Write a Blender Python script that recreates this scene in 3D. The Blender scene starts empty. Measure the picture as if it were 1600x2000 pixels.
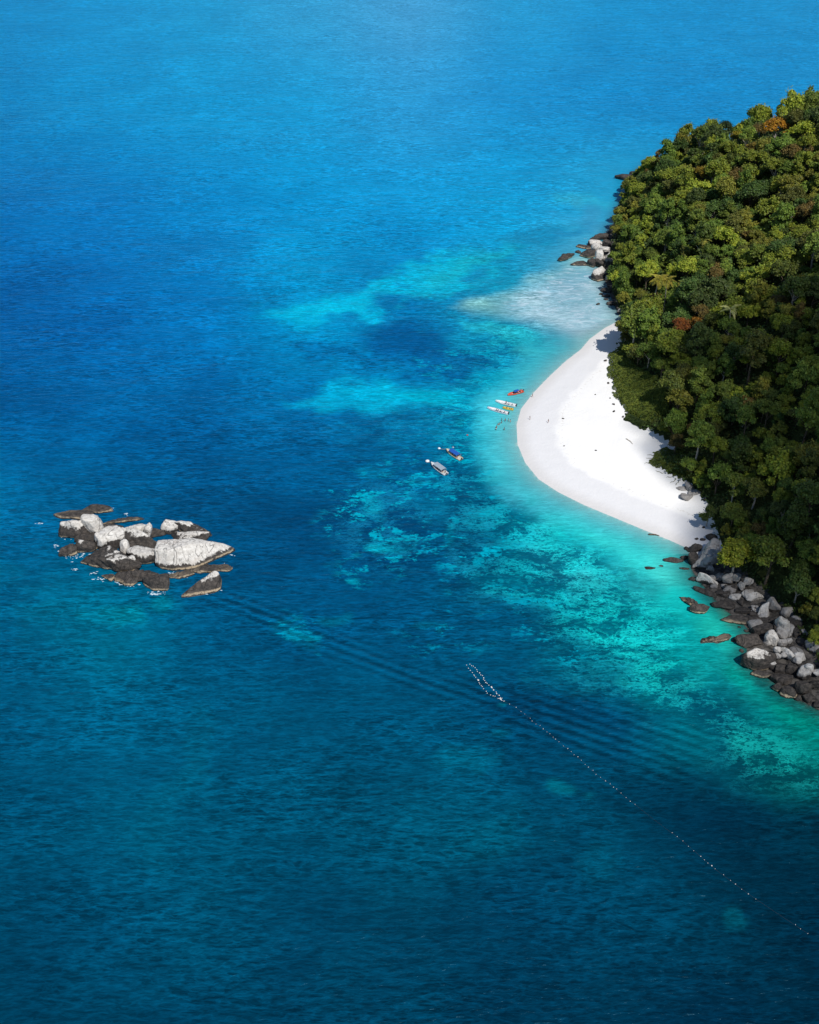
import bpy, bmesh, math, random
import numpy as np
from mathutils import Vector, Matrix

# ------------------------------------------------------------------ camera, sky, sun, exposure
SC = bpy.context.scene
COL = SC.collection
CAM_H, PITCH, FPX = 240.0, math.radians(36.0), 2144.0
cam_data = bpy.data.cameras.new('camera')
cam_data.sensor_fit = 'HORIZONTAL'
cam_data.sensor_width = 36.0
cam_data.lens = 36.0 * FPX / 1600.0
cam_data.clip_start = 1.0
cam_data.clip_end = 60000.0
cam = bpy.data.objects.new('camera', cam_data)
cam.location = (0, 0, CAM_H)
cam.rotation_euler = (math.pi / 2 - PITCH, 0, 0)
COL.objects.link(cam)
SC.camera = cam

SUN_EL, SUN_ROT = math.radians(55.0), math.radians(148.0)
SUN_DIR = Vector((math.sin(SUN_ROT) * math.cos(SUN_EL), math.cos(SUN_ROT) * math.cos(SUN_EL), math.sin(SUN_EL)))
world = bpy.data.worlds.new('World')
SC.world = world
world.use_nodes = True
wn = world.node_tree.nodes
wn.clear()
sky = wn.new('ShaderNodeTexSky')
sky.sky_type = 'NISHITA'
sky.sun_disc = False
sky.sun_elevation = SUN_EL
sky.sun_rotation = SUN_ROT
sky.air_density = 1.0
sky.dust_density = 0.0
sky.ozone_density = 1.0
bg = wn.new('ShaderNodeBackground')
bg.inputs['Strength'].default_value = 0.09
wo = wn.new('ShaderNodeOutputWorld')
world.node_tree.links.new(sky.outputs[0], bg.inputs[0])
world.node_tree.links.new(bg.outputs[0], wo.inputs[0])

sun_data = bpy.data.lights.new('sun', 'SUN')
sun_data.energy = 4.4
sun_data.angle = math.radians(0.5)
sun_data.color = (1.0, 0.965, 0.91)
sun = bpy.data.objects.new('sun', sun_data)
sun.rotation_euler = SUN_DIR.to_track_quat('Z', 'Y').to_euler()
sun.location = (0, 0, 400)
COL.objects.link(sun)

SC.view_settings.view_transform = 'Standard'
SC.view_settings.look = 'None'
SC.view_settings.exposure = 0.0
SC.view_settings.gamma = 1.0
SC.view_settings.use_curve_mapping = False
SC.cycles.use_denoising = True
SC.cycles.max_bounces = 5
SC.cycles.diffuse_bounces = 2
SC.cycles.glossy_bounces = 2
SC.cycles.transmission_bounces = 2
SC.cycles.transparent_max_bounces = 16
SC.cycles.caustics_reflective = False
SC.cycles.caustics_refractive = False

RNG = np.random.default_rng(7)
random.seed(7)

# ------------------------------------------------------------------ view geometry helpers (where on the ground a traced point lies)
CP, SP = math.cos(PITCH), math.sin(PITCH)

def ray(px, py):
    """direction of the sight line through a point traced on the 1600 x 2000 photograph"""
    u, v = (px - 800.0) / FPX, (1000.0 - py) / FPX
    return np.array([u, CP + v * SP, -SP + v * CP])

def ground(px, py, z=0.0):
    d = ray(px, py)
    t = (z - CAM_H) / d[2]
    return np.array([d[0] * t, d[1] * t, z])

def traced(x, y, z):
    """world arrays -> position on the photograph, depth"""
    dz = z - CAM_H
    dep = y * CP - dz * SP
    up = y * SP + dz * CP
    dep = np.maximum(dep, 1e-3)
    return 800 + FPX * x / dep, 1000 - FPX * up / dep, dep

def lin(c):
    c = np.asarray(c, float) / 255.0
    return np.where(c <= 0.04045, c / 12.92, ((c + 0.055) / 1.055) ** 2.4)

# ------------------------------------------------------------------ numpy noise
_H = np.random.default_rng(11).random(65536)

def _hash(ix, iy, iz=0):
    return _H[(ix * 73856093 ^ iy * 19349663 ^ iz * 83492791) & 65535]

def vnoise2(x, y, seed=0):
    ix, iy = np.floor(x).astype(np.int64), np.floor(y).astype(np.int64)
    fx, fy = x - ix, y - iy
    fx, fy = fx * fx * (3 - 2 * fx), fy * fy * (3 - 2 * fy)
    a, b = _hash(ix, iy, seed), _hash(ix + 1, iy, seed)
    c, d = _hash(ix, iy + 1, seed), _hash(ix + 1, iy + 1, seed)
    return (a + (b - a) * fx) * (1 - fy) + (c + (d - c) * fx) * fy

def fbm2(x, y, octv=4, seed=0):
    s, a, t = 0.0, 0.5, 0.0
    for i in range(octv):
        s = s + a * vnoise2(x * 2 ** i + 17.3 * i, y * 2 ** i - 9.1 * i, seed + i)
        t += a
        a *= 0.5
    return s / t

def vnoise3(p, seed=0):
    i = np.floor(p).astype(np.int64)
    f = p - i
    f = f * f * (3 - 2 * f)
    r = 0
    for dx in (0, 1):
        for dy in (0, 1):
            for dz in (0, 1):
                w = (f[:, 0] if dx else 1 - f[:, 0]) * (f[:, 1] if dy else 1 - f[:, 1]) * (f[:, 2] if dz else 1 - f[:, 2])
                r = r + w * _hash(i[:, 0] + dx, i[:, 1] + dy, i[:, 2] + dz + seed * 131)
    return r

def sstep(a, b, x):
    t = np.clip((x - a) / (b - a), 0, 1)
    return t * t * (3 - 2 * t)

def signed_distance(x, y, poly):
    """positive inside"""
    P = np.asarray(poly, float)
    Q = np.roll(P, -1, axis=0)
    best = np.full(x.shape, 1e18)
    inside = np.zeros(x.shape, bool)
    for (ax, ay), (bx, by) in zip(P, Q):
        ex, ey = bx - ax, by - ay
        t = np.clip(((x - ax) * ex + (y - ay) * ey) / (ex * ex + ey * ey + 1e-12), 0, 1)
        best = np.minimum(best, (x - ax - t * ex) ** 2 + (y - ay - t * ey) ** 2)
        if ay != by:
            c = ((ay > y) != (by > y)) & (x < (bx - ax) * (y - ay) / (by - ay) + ax)
            inside ^= c
    d = np.sqrt(best)
    return np.where(inside, d, -d)

# ------------------------------------------------------------------ coast and terrain
COAST_PX = [(1243, 340), (1236, 352), (1215, 392), (1203, 430), (1188, 452), (1172, 480), (1170, 515), (1182, 548), (1196, 585),
            (1208, 610), (1214, 624), (1182, 640), (1152, 662), (1135, 682), (1104, 706), (1072, 736), (1042, 767), (1018, 798), (1009, 830),
            (1011, 868), (1026, 904), (1052, 936), (1090, 961), (1140, 986), (1200, 1011), (1260, 1036), (1310, 1056), (1345, 1072), (1352, 1115),
            (1378, 1150), (1412, 1188), (1450, 1218), (1468, 1236), (1458, 1262), (1462, 1300), (1505, 1328), (1545, 1358), (1600, 1388), (1680, 1424)]
COAST = [tuple(ground(*p)[:2]) for p in COAST_PX]
COAST = [(900, 980), (420, 860), (300, 800), (215, 765), (165, 730)] + COAST + [(175, 190), (260, 120), (420, 60), (900, 40)]
VEG_PX = [(1243, 342), (1230, 355), (1210, 395), (1200, 432), (1200, 452), (1194, 478), (1190, 515), (1194, 548), (1200, 582), (1214, 612), (1226, 634),
          (1208, 668), (1196, 700), (1192, 735), (1204, 775), (1222, 808), (1252, 838), (1290, 858), (1318, 880), (1320, 895), (1290, 900),
          (1280, 912), (1312, 934), (1345, 950), (1378, 985), (1388, 1025), (1400, 1052), (1420, 1088), (1448, 1116), (1488, 1150), (1524, 1180), (1548, 1206), (1562, 1240), (1590, 1292), (1690, 1370)]
VEG = [tuple(ground(px, py, 1.5)[:2]) for px, py in VEG_PX]
VEG = [(900, 960), (420, 845), (300, 785), (220, 752), (172, 722)] + VEG + [(200, 215), (270, 150), (430, 90), (900, 70)]

def height(x, y):
    x = np.asarray(x, float)
    y = np.asarray(y, float)
    cd = signed_distance(x, y, COAST)
    vd = signed_distance(x, y, VEG)
    under = -0.085 * np.minimum(-cd, 25) - 0.05 * np.clip(-cd - 25, 0, 60)
    beach = 0.075 * np.minimum(cd, 22) + 0.02 * np.clip(cd - 22, 0, 40)
    rocky = sstep(250, 230, y) * 0.0
    h = np.where(cd < 0, under, beach)
    t = np.maximum(vd, 0)
    hill = 0.61 * (np.sqrt((t - 2) ** 2 + 90) + (t - 2) - (math.sqrt(94) - 2)) * 0.5
    hill = 118 * (1 - np.exp(-hill / 105.0))
    rel = (fbm2(x / 75.0 + 3, y / 75.0, 3, 5) - 0.5) * 26 * np.clip(t / 60, 0, 1)
    return h + np.where(t > 0, hill + rel, 0)

def on_land(px, py, lo=0.0):
    """first meeting of a sight line with the terrain (or the water plane)"""
    d = ray(px, py)
    tw = (0 - CAM_H) / d[2]
    t = np.linspace(tw * 0.45, tw, 900)
    X, Y, Z = d[0] * t, d[1] * t, CAM_H + d[2] * t
    H = np.maximum(height(X, Y), lo)
    k = np.argmax(Z <= H + 1e-6)
    if not (Z <= H + 1e-6).any():
        k = len(t) - 1
    return np.array([X[k], Y[k], max(float(H[k]), lo)])

# ------------------------------------------------------------------ object helpers
def tag(o, label=None, cat=None, group=None, kind=None):
    if label: o['label'] = label
    if cat: o['category'] = cat
    if group: o['group'] = group
    if kind: o['kind'] = kind
    return o

def link(name, data, parent=None, loc=(0, 0, 0), rot=(0, 0, 0), scale=(1, 1, 1)):
    o = bpy.data.objects.new(name, data)
    COL.objects.link(o)
    o.location, o.rotation_euler, o.scale = loc, rot, scale
    if parent is not None: o.parent = parent
    return o

def np_mesh(name, V, F, mat=None, smooth=False):
    """V n x 3, F m x k (all faces of one size)"""
    V = np.asarray(V, np.float32)
    F = np.asarray(F, np.int32)
    me = bpy.data.meshes.new(name)
    m, k = F.shape
    me.vertices.add(len(V))
    me.vertices.foreach_set('co', V.ravel())
    me.loops.add(m * k)
    me.loops.foreach_set('vertex_index', F.ravel())
    me.polygons.add(m)
    me.polygons.foreach_set('loop_start', np.arange(0, m * k, k, dtype=np.int32))
    me.polygons.foreach_set('loop_total', np.full(m, k, np.int32))
    me.polygons.foreach_set('use_smooth', np.full(m, smooth, bool))
    if mat: me.materials.append(mat)
    me.update(calc_edges=True)
    return me

def attr(me, name, arr, typ='FLOAT', dom='POINT'):
    a = me.attributes.new(name, typ, dom)
    if typ == 'FLOAT':
        a.data.foreach_set('value', np.asarray(arr, np.float32).ravel())
    else:
        arr = np.asarray(arr, np.float32)
        if arr.shape[1] == 3:
            arr = np.concatenate([arr, np.ones((len(arr), 1), np.float32)], 1)
        a.data.foreach_set('color', arr.ravel())

class Nodes:
    def __init__(s, name):
        s.m = bpy.data.materials.new(name)
        s.m.use_nodes = True
        s.t = s.m.node_tree
        s.t.nodes.clear()
        s.out = s.n('ShaderNodeOutputMaterial')
    def n(s, typ, **kw):
        x = s.t.nodes.new(typ)
        for k, v in kw.items():
            setattr(x, k, v)
        return x
    def l(s, a, b):
        s.t.links.new(a, b)
    def val(s, x, sock):
        if isinstance(x, (int, float)):
            sock.default_value = x
        elif isinstance(x, (tuple, list)):
            sock.default_value = tuple(x) + ((1,) if len(x) == 3 and len(sock.default_value) == 4 else ())
        else:
            s.l(x, sock)
    def math(s, op, a, b=None, c=None, clamp=False):
        x = s.n('ShaderNodeMath', operation=op, use_clamp=clamp)
        for i, q in enumerate((a, b, c)):
            if q is not None: s.val(q, x.inputs[i])
        return x.outputs[0]
    def mix(s, f, a, b, blend='MIX'):
        x = s.n('ShaderNodeMix', data_type='RGBA', blend_type=blend)
        s.val(f, x.inputs[0])
        s.val(a, x.inputs[6])
        s.val(b, x.inputs[7])
        return x.outputs[2]
    def noise(s, vec, scale, detail=3, rough=0.5, dist=0.0):
        x = s.n('ShaderNodeTexNoise')
        x.inputs['Scale'].default_value = scale
        x.inputs['Detail'].default_value = detail
        x.inputs['Roughness'].default_value = rough
        x.inputs['Distortion'].default_value = dist
        if vec is not None: s.l(vec, x.inputs['Vector'])
        return x.outputs['Fac']
    def mapping(s, vec, rot=(0, 0, 0), scale=(1, 1, 1), loc=(0, 0, 0)):
        x = s.n('ShaderNodeMapping')
        x.inputs['Rotation'].default_value = rot
        x.inputs['Scale'].default_value = scale
        x.inputs['Location'].default_value = loc
        s.l(vec, x.inputs['Vector'])
        return x.outputs[0]
    def ramp(s, f, lo, hi, a=0.0, b=1.0):
        x = s.n('ShaderNodeMapRange', interpolation_type='SMOOTHSTEP')
        s.val(f, x.inputs[0])
        x.inputs[1].default_value = lo
        x.inputs[2].default_value = hi
        x.inputs[3].default_value = a
        x.inputs[4].default_value = b
        return x.outputs[0]
    def attr(s, name, typ='GEOMETRY', out='Fac'):
        x = s.n('ShaderNodeAttribute', attribute_type=typ, attribute_name=name)
        return x.outputs[out]
    def bump(s, h, dist=1.0, strength=1.0):
        x = s.n('ShaderNodeBump')
        x.inputs['Distance'].default_value = dist
        x.inputs['Strength'].default_value = strength
        s.l(h, x.inputs['Height'])
        return x.outputs[0]
    def pos(s):
        return s.n('ShaderNodeNewGeometry').outputs['Position']
    def principled(s, color, rough=0.7, spec=0.5, normal=None, ior=1.45, alpha=None, metal=0.0):
        x = s.n('ShaderNodeBsdfPrincipled')
        s.val(color, x.inputs['Base Color'])
        s.val(rough, x.inputs['Roughness'])
        x.inputs['IOR'].default_value = ior
        x.inputs['Metallic'].default_value = metal
        x.inputs['Specular IOR Level'].default_value = spec
        if normal is not None: s.l(normal, x.inputs['Normal'])
        if alpha is not None: s.val(alpha, x.inputs['Alpha'])
        return x
    def finish(s, shader):
        s.l(shader if not hasattr(shader, 'outputs') else shader.outputs[0], s.out.inputs[0])
        return s.m

def simple(name, color, rough=0.5, spec=0.5, metal=0.0, vary=0.12, scale=2.0):
    k = Nodes(name)
    tc = k.n('ShaderNodeTexCoord').outputs['Object']
    f = k.noise(tc, scale, 4)
    dark = tuple(c * (1 - vary * 2) for c in color)
    lite = tuple(min(1, c * (1 + vary)) for c in color)
    col = k.mix(k.ramp(f, 0.3, 0.7), dark, lite)
    return k.finish(k.principled(col, rough, spec, metal=metal))

# ------------------------------------------------------------------ beach and hillside
k = Nodes('sand')
P = k.pos()
sep = k.n('ShaderNodeSeparateXYZ'); k.l(P, sep.inputs[0])
warp = k.math('MULTIPLY', k.math('SUBTRACT', k.noise(P, 0.12, 3), 0.5), 0.5)
zz = k.math('ADD', sep.outputs[2], warp)
dry = k.mix(k.ramp(k.noise(P, 0.05, 4), 0.35, 0.7), (0.80, 0.785, 0.76), (0.85, 0.835, 0.815))
moist = k.mix(k.ramp(zz, 1.05, 1.3), (0.70, 0.69, 0.69), dry)
wet = k.mix(k.ramp(sep.outputs[2], 0.05, 0.55), (0.62, 0.60, 0.585), moist)
wrack = k.math('MULTIPLY', k.math('MULTIPLY', k.ramp(zz, 1.22, 1.30), k.ramp(zz, 1.40, 1.32)), k.ramp(k.noise(P, 0.8, 4, 0.7), 0.5, 0.62))
fleck = k.ramp(k.noise(P, 1.1, 2, 0.7), 0.70, 0.76)
col = k.mix(k.math('MULTIPLY', fleck, 0.16), wet, (0.45, 0.40, 0.34))
rk = k.attr('rocky')
rc = k.mix(k.ramp(k.noise(P, 0.5, 5, .7), 0.4, 0.6), (0.03, 0.028, 0.026), (0.11, 0.10, 0.09))
col = k.mix(k.ramp(k.math('ADD', rk, k.math('MULTIPLY', k.math('SUBTRACT', k.noise(P, 0.35, 4), 0.5), 0.9)), 0.45, 0.55), col, rc)
col = k.mix(k.math('MULTIPLY', wrack, 0.3), col, (0.42, 0.36, 0.28))
hgt = k.math('ADD', k.math('MULTIPLY', k.noise(P, 0.9, 4), 0.22), k.math('MULTIPLY', k.noise(P, 0.15, 3), 0.6))
SAND = k.finish(k.principled(col, 0.9, 0.2, k.bump(hgt, 1.0, 0.45)))

k = Nodes('forest_floor')
P = k.pos()
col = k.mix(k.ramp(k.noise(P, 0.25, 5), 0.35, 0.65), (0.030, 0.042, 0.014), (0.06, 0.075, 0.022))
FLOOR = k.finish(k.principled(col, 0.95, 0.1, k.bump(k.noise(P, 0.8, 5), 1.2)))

def spaced(lo, hi, step, lo_far, hi_far, g=1.12):
    a = list(np.arange(lo, hi + step * 0.5, step))
    s = step
    while a[-1] < hi_far:
        s = min(s * g, 900.0); a.append(a[-1] + s)
    s = step
    b = []
    x = lo
    while x > lo_far:
        s = min(s * g, 900.0); x -= s; b.append(x)
    return np.array(b[::-1] + a)

def grid_mesh(xs, ys):
    X, Y = np.meshgrid(xs, ys)
    nx, ny = len(xs), len(ys)
    i = np.arange(nx * ny).reshape(ny, nx)
    F = np.stack([i[:-1, :-1].ravel(), i[:-1, 1:].ravel(), i[1:, 1:].ravel(), i[1:, :-1].ravel()], 1)
    return X.ravel(), Y.ravel(), F

X, Y, F = grid_mesh(spaced(20, 260, 1.6, -12, 900, 1.15), spaced(170, 720, 1.6, 60, 950, 1.15))
Z = height(X, Y)
VD = signed_distance(X, Y, VEG)
V = np.stack([X, Y, Z], 1)
hillf = (VD[F] > 0).all(1)
CD = signed_distance(X, Y, COAST)
near = (CD[F] > -45).any(1)
def sub(V, F):
    u, inv = np.unique(F, return_inverse=True)
    return V[u], inv.reshape(F.shape)
v, f = sub(V, F[hillf])
tag(link('hillside', np_mesh('hillside', v, f, FLOOR, True)), 'wooded hillside rising behind the white beach', kind='structure')
v, f = sub(V, F[near & ~hillf])
ppx, ppy, _ = traced(v[:, 0], v[:, 1], v[:, 2])
rocky = np.maximum(sstep(1072, 1092, ppy), sstep(622, 606, ppy)) * (ppx > 1100)
me = np_mesh('beach', v, f, SAND, True)
attr(me, 'rocky', rocky)
tag(link('beach', me), 'white sand beach curving round the point', kind='structure')

# ------------------------------------------------------------------ the sea
# colour of the water column over the sea bed (depth, sand, coral, with pale sky glare painted in), read at traced places
GRID = np.array([
 [(0,130,195),(5,140,205),(18,148,208),(45,154,212),(65,156,214),(28,150,212),(10,140,205),(10,138,204),(16,138,203)],
 [(0,124,190),(0,137,202),(5,144,207),(15,149,212),(36,150,214),(18,140,208),(10,132,200),(12,132,200),(15,132,198)],
 [(0,106,176),(0,118,190),(0,130,198),(0,142,206),(4,148,212),(5,154,214),(35,160,210),(20,150,205),(20,150,200)],
 [(0,88,154),(0,98,166),(0,116,182),(0,146,198),(0,112,168),(20,150,180),(120,190,200),(90,190,200),(90,190,200)],
 [(0,88,144),(0,96,154),(0,94,150),(0,108,164),(0,124,170),(0,160,188),(150,220,225),(150,220,225),(150,220,225)],
 [(0,104,150),(0,88,132),(0,80,124),(0,76,120),(0,92,136),(0,142,160),(60,205,210),(110,225,220),(110,225,220)],
 [(0,88,124),(0,104,132),(0,80,118),(0,76,116),(0,74,112),(0,88,122),(0,132,144),(20,175,165),(60,200,175)],
 [(0,86,120),(0,90,124),(0,82,114),(0,84,116),(0,78,110),(0,70,102),(0,70,100),(0,104,118),(0,150,135)],
 [(0,78,108),(0,82,112),(0,76,104),(0,74,102),(0,82,108),(0,74,100),(0,68,94),(0,50,74),(0,52,68)],
 [(0,70,98),(0,74,104),(0,74,102),(0,70,98),(0,66,92),(0,62,90),(0,60,86),(0,52,74),(0,40,60)],
 [(0,60,86),(0,63,90),(0,63,90),(0,60,86),(0,58,84),(0,55,80),(0,52,76),(0,46,70),(0,40,60)]], float)

# (px, py, rx, ry, tilt deg, colour, strength, edge roughness)
FEAT = [
 (640, 600, 110, 28, -10, (0, 184, 222), .9, .9), (760, 572, 130, 32, -24, (0, 178, 214), .75, 1.0), (890, 530, 110, 34, -22, (8, 176, 206), .75, .7), (1000, 480, 110, 18, -22, (20, 176, 200), .6, .8),
 (725, 770, 115, 32, 6, (0, 190, 226), 1., .5), (650, 785, 90, 20, -4, (0, 174, 212), .8, .7), (830, 778, 80, 14, 12, (0, 180, 205), .8, .6),
 (790, 665, 105, 48, 8, (0, 82, 138), .9, .5), (880, 710, 80, 45, 20, (0, 84, 140), .8, .6), (640, 690, 110, 22, 8, (0, 92, 148), .6, .8),
 (700, 480, 200, 40, -8, (0, 142, 200), .5, .9), (1000, 400, 160, 28, 4, (10, 150, 205), .45, .9), (1130, 392, 60, 12, 4, (50, 185, 215), .55, .8),
 (1150, 420, 60, 26, 0, (60, 140, 185), .45, .8), (1010, 480, 130, 26, -14, (10, 140, 185), .5, .9), (1060, 455, 80, 16, -8, (20, 120, 180), .5, .9),
 (920, 520, 110, 14, -25, (20, 165, 185), .5, .9),
 # the pale shoal north of the beach
   
   
  
 # bay between shoal and boats
 (960, 690, 90, 60, 0, (0, 120, 165), .5, .9), (1020, 665, 70, 28, 20, (20, 165, 180), .7, .8), (1060, 700, 60, 32, -35, (60, 196, 208), .85, .5), (1000, 650, 110, 18, 14, (40, 188, 205), .7, .7),
 (1010, 740, 60, 30, -30, (20, 160, 185), .7, .8), (960, 790, 80, 40, 0, (0, 160, 185), .6, .9),
 # turquoise apron round the point
 (970, 860, 60, 60, 40, (0, 172, 192), .7, .8), (1010, 950, 75, 45, 32, (0, 176, 186), .85, .6), (1110, 1015, 110, 36, 26, (20, 200, 200), .9, .4),
 (1230, 1075, 110, 40, 24, (50, 212, 208), .95, .3), (1310, 1110, 70, 45, 30, (70, 215, 208), .95, .3), (1330, 1170, 60, 50, 30, (20, 195, 190), .85, .5),
 (1400, 1235, 60, 40, 40, (30, 190, 175), .9, .4), (1450, 1335, 70, 24, 28, (0, 172, 156), .8, .6), (1570, 1395, 70, 18, 22, (0, 172, 148), .7, .7),
 (1430, 1200, 40, 22, 30, (90, 200, 170), .7, .4), (1470, 1245, 22, 12, 10, (120, 190, 165), .8, .4),
 (1220, 1230, 150, 90, 25, (0, 162, 166), .8, 1.), (1040, 1150, 110, 45, 25, (0, 150, 165), .7, .9), (1120, 1080, 110, 50, 30, (0, 165, 175), .7, .8), (1000, 1020, 70, 50, 40, (0, 150, 168), .6, .9), (1290, 1330, 90, 50, 30, (0, 150, 150), .7, .9), (1330, 1370, 120, 45, 20, (0, 120, 135), .6, 1.), (1520, 1470, 80, 50, 20, (0, 125, 120), .6, 1.),
 # dark reef water
 (860, 1060, 130, 90, 10, (0, 74, 116), .6, 1.), (900, 960, 110, 40, 20, (0, 100, 140), .45, 1.), (700, 880, 220, 60, 6, (0, 76, 122), .5, 1.),
 (1090, 1390, 170, 50, 20, (0, 60, 92), .8, .8), (1330, 1560, 170, 80, 15, (0, 46, 68), .8, .8), (1500, 1700, 170, 120, 10, (0, 44, 64), .7, .8),
 # small sand patches
 (740, 1068, 34, 9, 4, (0, 160, 180), .9, .9), (755, 1060, 60, 16, 8, (0, 120, 150), .5, 1.), (740, 915, 45, 12, 4, (0, 128, 165), .7, 1.), (742, 985, 26, 26, 0, (0, 130, 160), .7, 1.),
 (690, 1132, 16, 6, 0, (0, 135, 160), .7, .8), (695, 1082, 10, 5, 0, (0, 130, 155), .6, .8), (830, 1018, 16, 6, 0, (0, 130, 160), .6, .8), (884, 1045, 10, 22, 20, (0, 135, 160), .6, .8),
 (240, 1205, 55, 26, 0, (0, 130, 150), .75, .9), (90, 1210, 110, 50, 0, (0, 108, 136), .5, 1.), (330, 1180, 30, 14, 0, (0, 120, 135), .5, 1.), (40, 1130, 60, 30, 0, (0, 108, 140), .5, 1.),
 (560, 1230, 60, 30, 10, (0, 96, 122), .6, 1.), (640, 1210, 36, 12, 10, (0, 105, 128), .5, 1.), (1095, 1540, 40, 16, 8, (0, 112, 130), .7, 1.6), (1160, 1550, 14, 12, 0, (0, 104, 122), .5, 1.4),
 (1440, 1770, 34, 28, 0, (0, 80, 98), .7, 1.7), (985, 1432, 30, 12, 0, (0, 105, 132), .6, .9), (900, 1480, 80, 34, 0, (0, 96, 122), .6, 1.), (985, 1374, 9, 4, 0, (0, 120, 135), .7, .6),
 (370, 1480, 60, 120, 20, (0, 94, 122), .5, 1.), (300, 1620, 60, 90, 10, (0, 88, 114), .4, 1.), (960, 1640, 120, 60, 0, (0, 90, 112), .45, 1.), (1170, 1680, 60, 50, 0, (0, 84, 106), .4, 1.),
 (820, 1215, 30, 8, 0, (0, 110, 135), .4, 1.), (700, 1560, 150, 120, 0, (0, 70, 96), .35, 1.), (150, 1380, 150, 60, 0, (0, 80, 112), .35, 1.)]

SPOTS = [(740, 1010, 120, 130, 0, 1.), (860, 1010, 110, 90, 0, .9), (850, 900, 120, 60, 0, .9), (700, 1110, 60, 60, 0, .5), (940, 1080, 90, 60, 0, .9), (1010, 1180, 120, 50, 20, .8), (1090, 1260, 110, 60, 20, .8), (860, 1240, 110, 60, 0, .35),
         (900, 700, 90, 50, 0, .6), (560, 1230, 90, 50, 0, .35)]
SHOAL_PX = [(878, 598), (960, 574), (1040, 540), (1095, 508), (1150, 486), (1215, 500), (1240, 622), (1160, 664), (1130, 672), (1070, 642), (1000, 626), (925, 616)]
# (px, py, rx, ry, tilt, amount) coral mottling
REEF = [(1180, 1230, 200, 130, 32, 1.), (1080, 1110, 170, 75, 30, 1.), (990, 1010, 130, 90, 45, 1.), (1010, 1130, 130, 80, 30, .9), (920, 900, 110, 90, 60, .85), (930, 800, 90, 60, 0, .8), (960, 700, 110, 60, 10, .7),
        (1420, 1400, 220, 70, 20, .9), (760, 1000, 130, 120, 0, .6), (1520, 1480, 130, 90, 20, 1.), (1380, 1290, 100, 70, 30, .8), (1020, 640, 90, 30, 10, .5),
        (760, 820, 150, 40, 5, .35), (700, 620, 140, 40, 0, .25), (1250, 1130, 80, 40, 30, .5), (1290, 1300, 160, 110, 30, .9)]

xs = spaced(-190, 215, 1.3, -26000, 26000, 1.11)
ys = spaced(110, 560, 1.3, 30, 50000, 1.07)
X, Y, F = grid_mesh(xs, ys)
PX, PY, DEP = traced(X, Y, 0 * X)
vis = (PX > -600) & (PX < 2200) & (PY > -400) & (PY < 2400)
GX, GY = np.clip(PX / 200, 0, 7.999), np.clip(PY / 200, 0, 9.999)
G = lin(GRID)
ix, iy = GX.astype(int), GY.astype(int)
fx, fy = sstep(0, 1, GX - ix)[:, None] * 0.5 + 0.5 * (GX - ix)[:, None], sstep(0, 1, GY - iy)[:, None] * 0.5 + 0.5 * (GY - iy)[:, None]
C = (G[iy, ix] * (1 - fx) + G[iy, ix + 1] * fx) * (1 - fy) + (G[iy + 1, ix] * (1 - fx) + G[iy + 1, ix + 1] * fx) * fy
W1 = fbm2(X / 16, Y / 16, 5, 21) - 0.5
W2 = fbm2(X / 16 + 40, Y / 16, 5, 31) - 0.5
FINE = fbm2(X / 5, Y / 7, 4, 41) - 0.5

def blob(px, py, rx, ry, deg, rough):
    a = math.radians(deg)
    sc = 0.35 + rough * 1.7
    dx = PX - px + W1 * min(rx, 60) * sc * 1.3
    dy = PY - py + W2 * min(ry, 40) * sc * 1.3
    u = (dx * math.cos(a) + dy * math.sin(a)) / rx
    v = (-dx * math.sin(a) + dy * math.cos(a)) / ry
    r = np.sqrt(u * u + v * v) + FINE * rough * 0.7
    return sstep(1.25, 0.35, r)

inb = (PX > 700) & (PX < 1400) & (PY > 350) & (PY < 800)
SHD = np.full(X.shape, -99.0)
SHD[inb] = signed_distance(PX[inb] + W1[inb] * 34, PY[inb] + W2[inb] * 22, SHOAL_PX)
SH = sstep(-9, 20, SHD)
shc = lin((112, 172, 172)) * (1 - sstep(940, 1040, PX))[:, None] + lin((172, 206, 219)) * sstep(940, 1040, PX)[:, None]
upper = sstep(560, 520, PY + (PX - 1100) * .35)[:, None] * .7
shc = shc * (1 - upper) + lin((140, 205, 208)) * upper
for px, py, rx, ry, deg, c, s, rg in FEAT:
    m = (blob(px, py, rx, ry, deg, rg) * s)[:, None]
    C = C * (1 - m) + lin(c) * m
m = (SH * np.clip(.72 + W2 * 1.1, .45, .95))[:, None]
C = C * (1 - m) + shc * m
SPT = np.zeros_like(X)
for px, py, rx, ry, deg, s in SPOTS:
    SPT = np.maximum(SPT, blob(px, py, rx, ry, deg, .8) * s)
R = np.zeros_like(X)
for px, py, rx, ry, deg, s in REEF:
    R = np.maximum(R, blob(px, py, rx, ry, deg, .8) * s)
CDw = signed_distance(X, Y, COAST)
dist = -CDw
# shelving water along the sand: pale band, then turquoise
bandc = lin((88, 214, 226))
sandy = sstep(288, 335, Y) * sstep(480, 450, Y)
m = (sstep(22, 3, dist + W1 * 12) * 0.85 * sandy)[:, None]
C = C * (1 - m) + bandc * m
R *= sstep(10, 26, dist + W1 * 16) * (1 - SH)
OP = sstep(-0.5, 1.0, dist / np.where(sandy > 0, 15.0, 9.0)) ** 0.8
OP = np.clip(OP, 0.0, 1.0)
OP[CDw > 0] = 0.0
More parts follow.
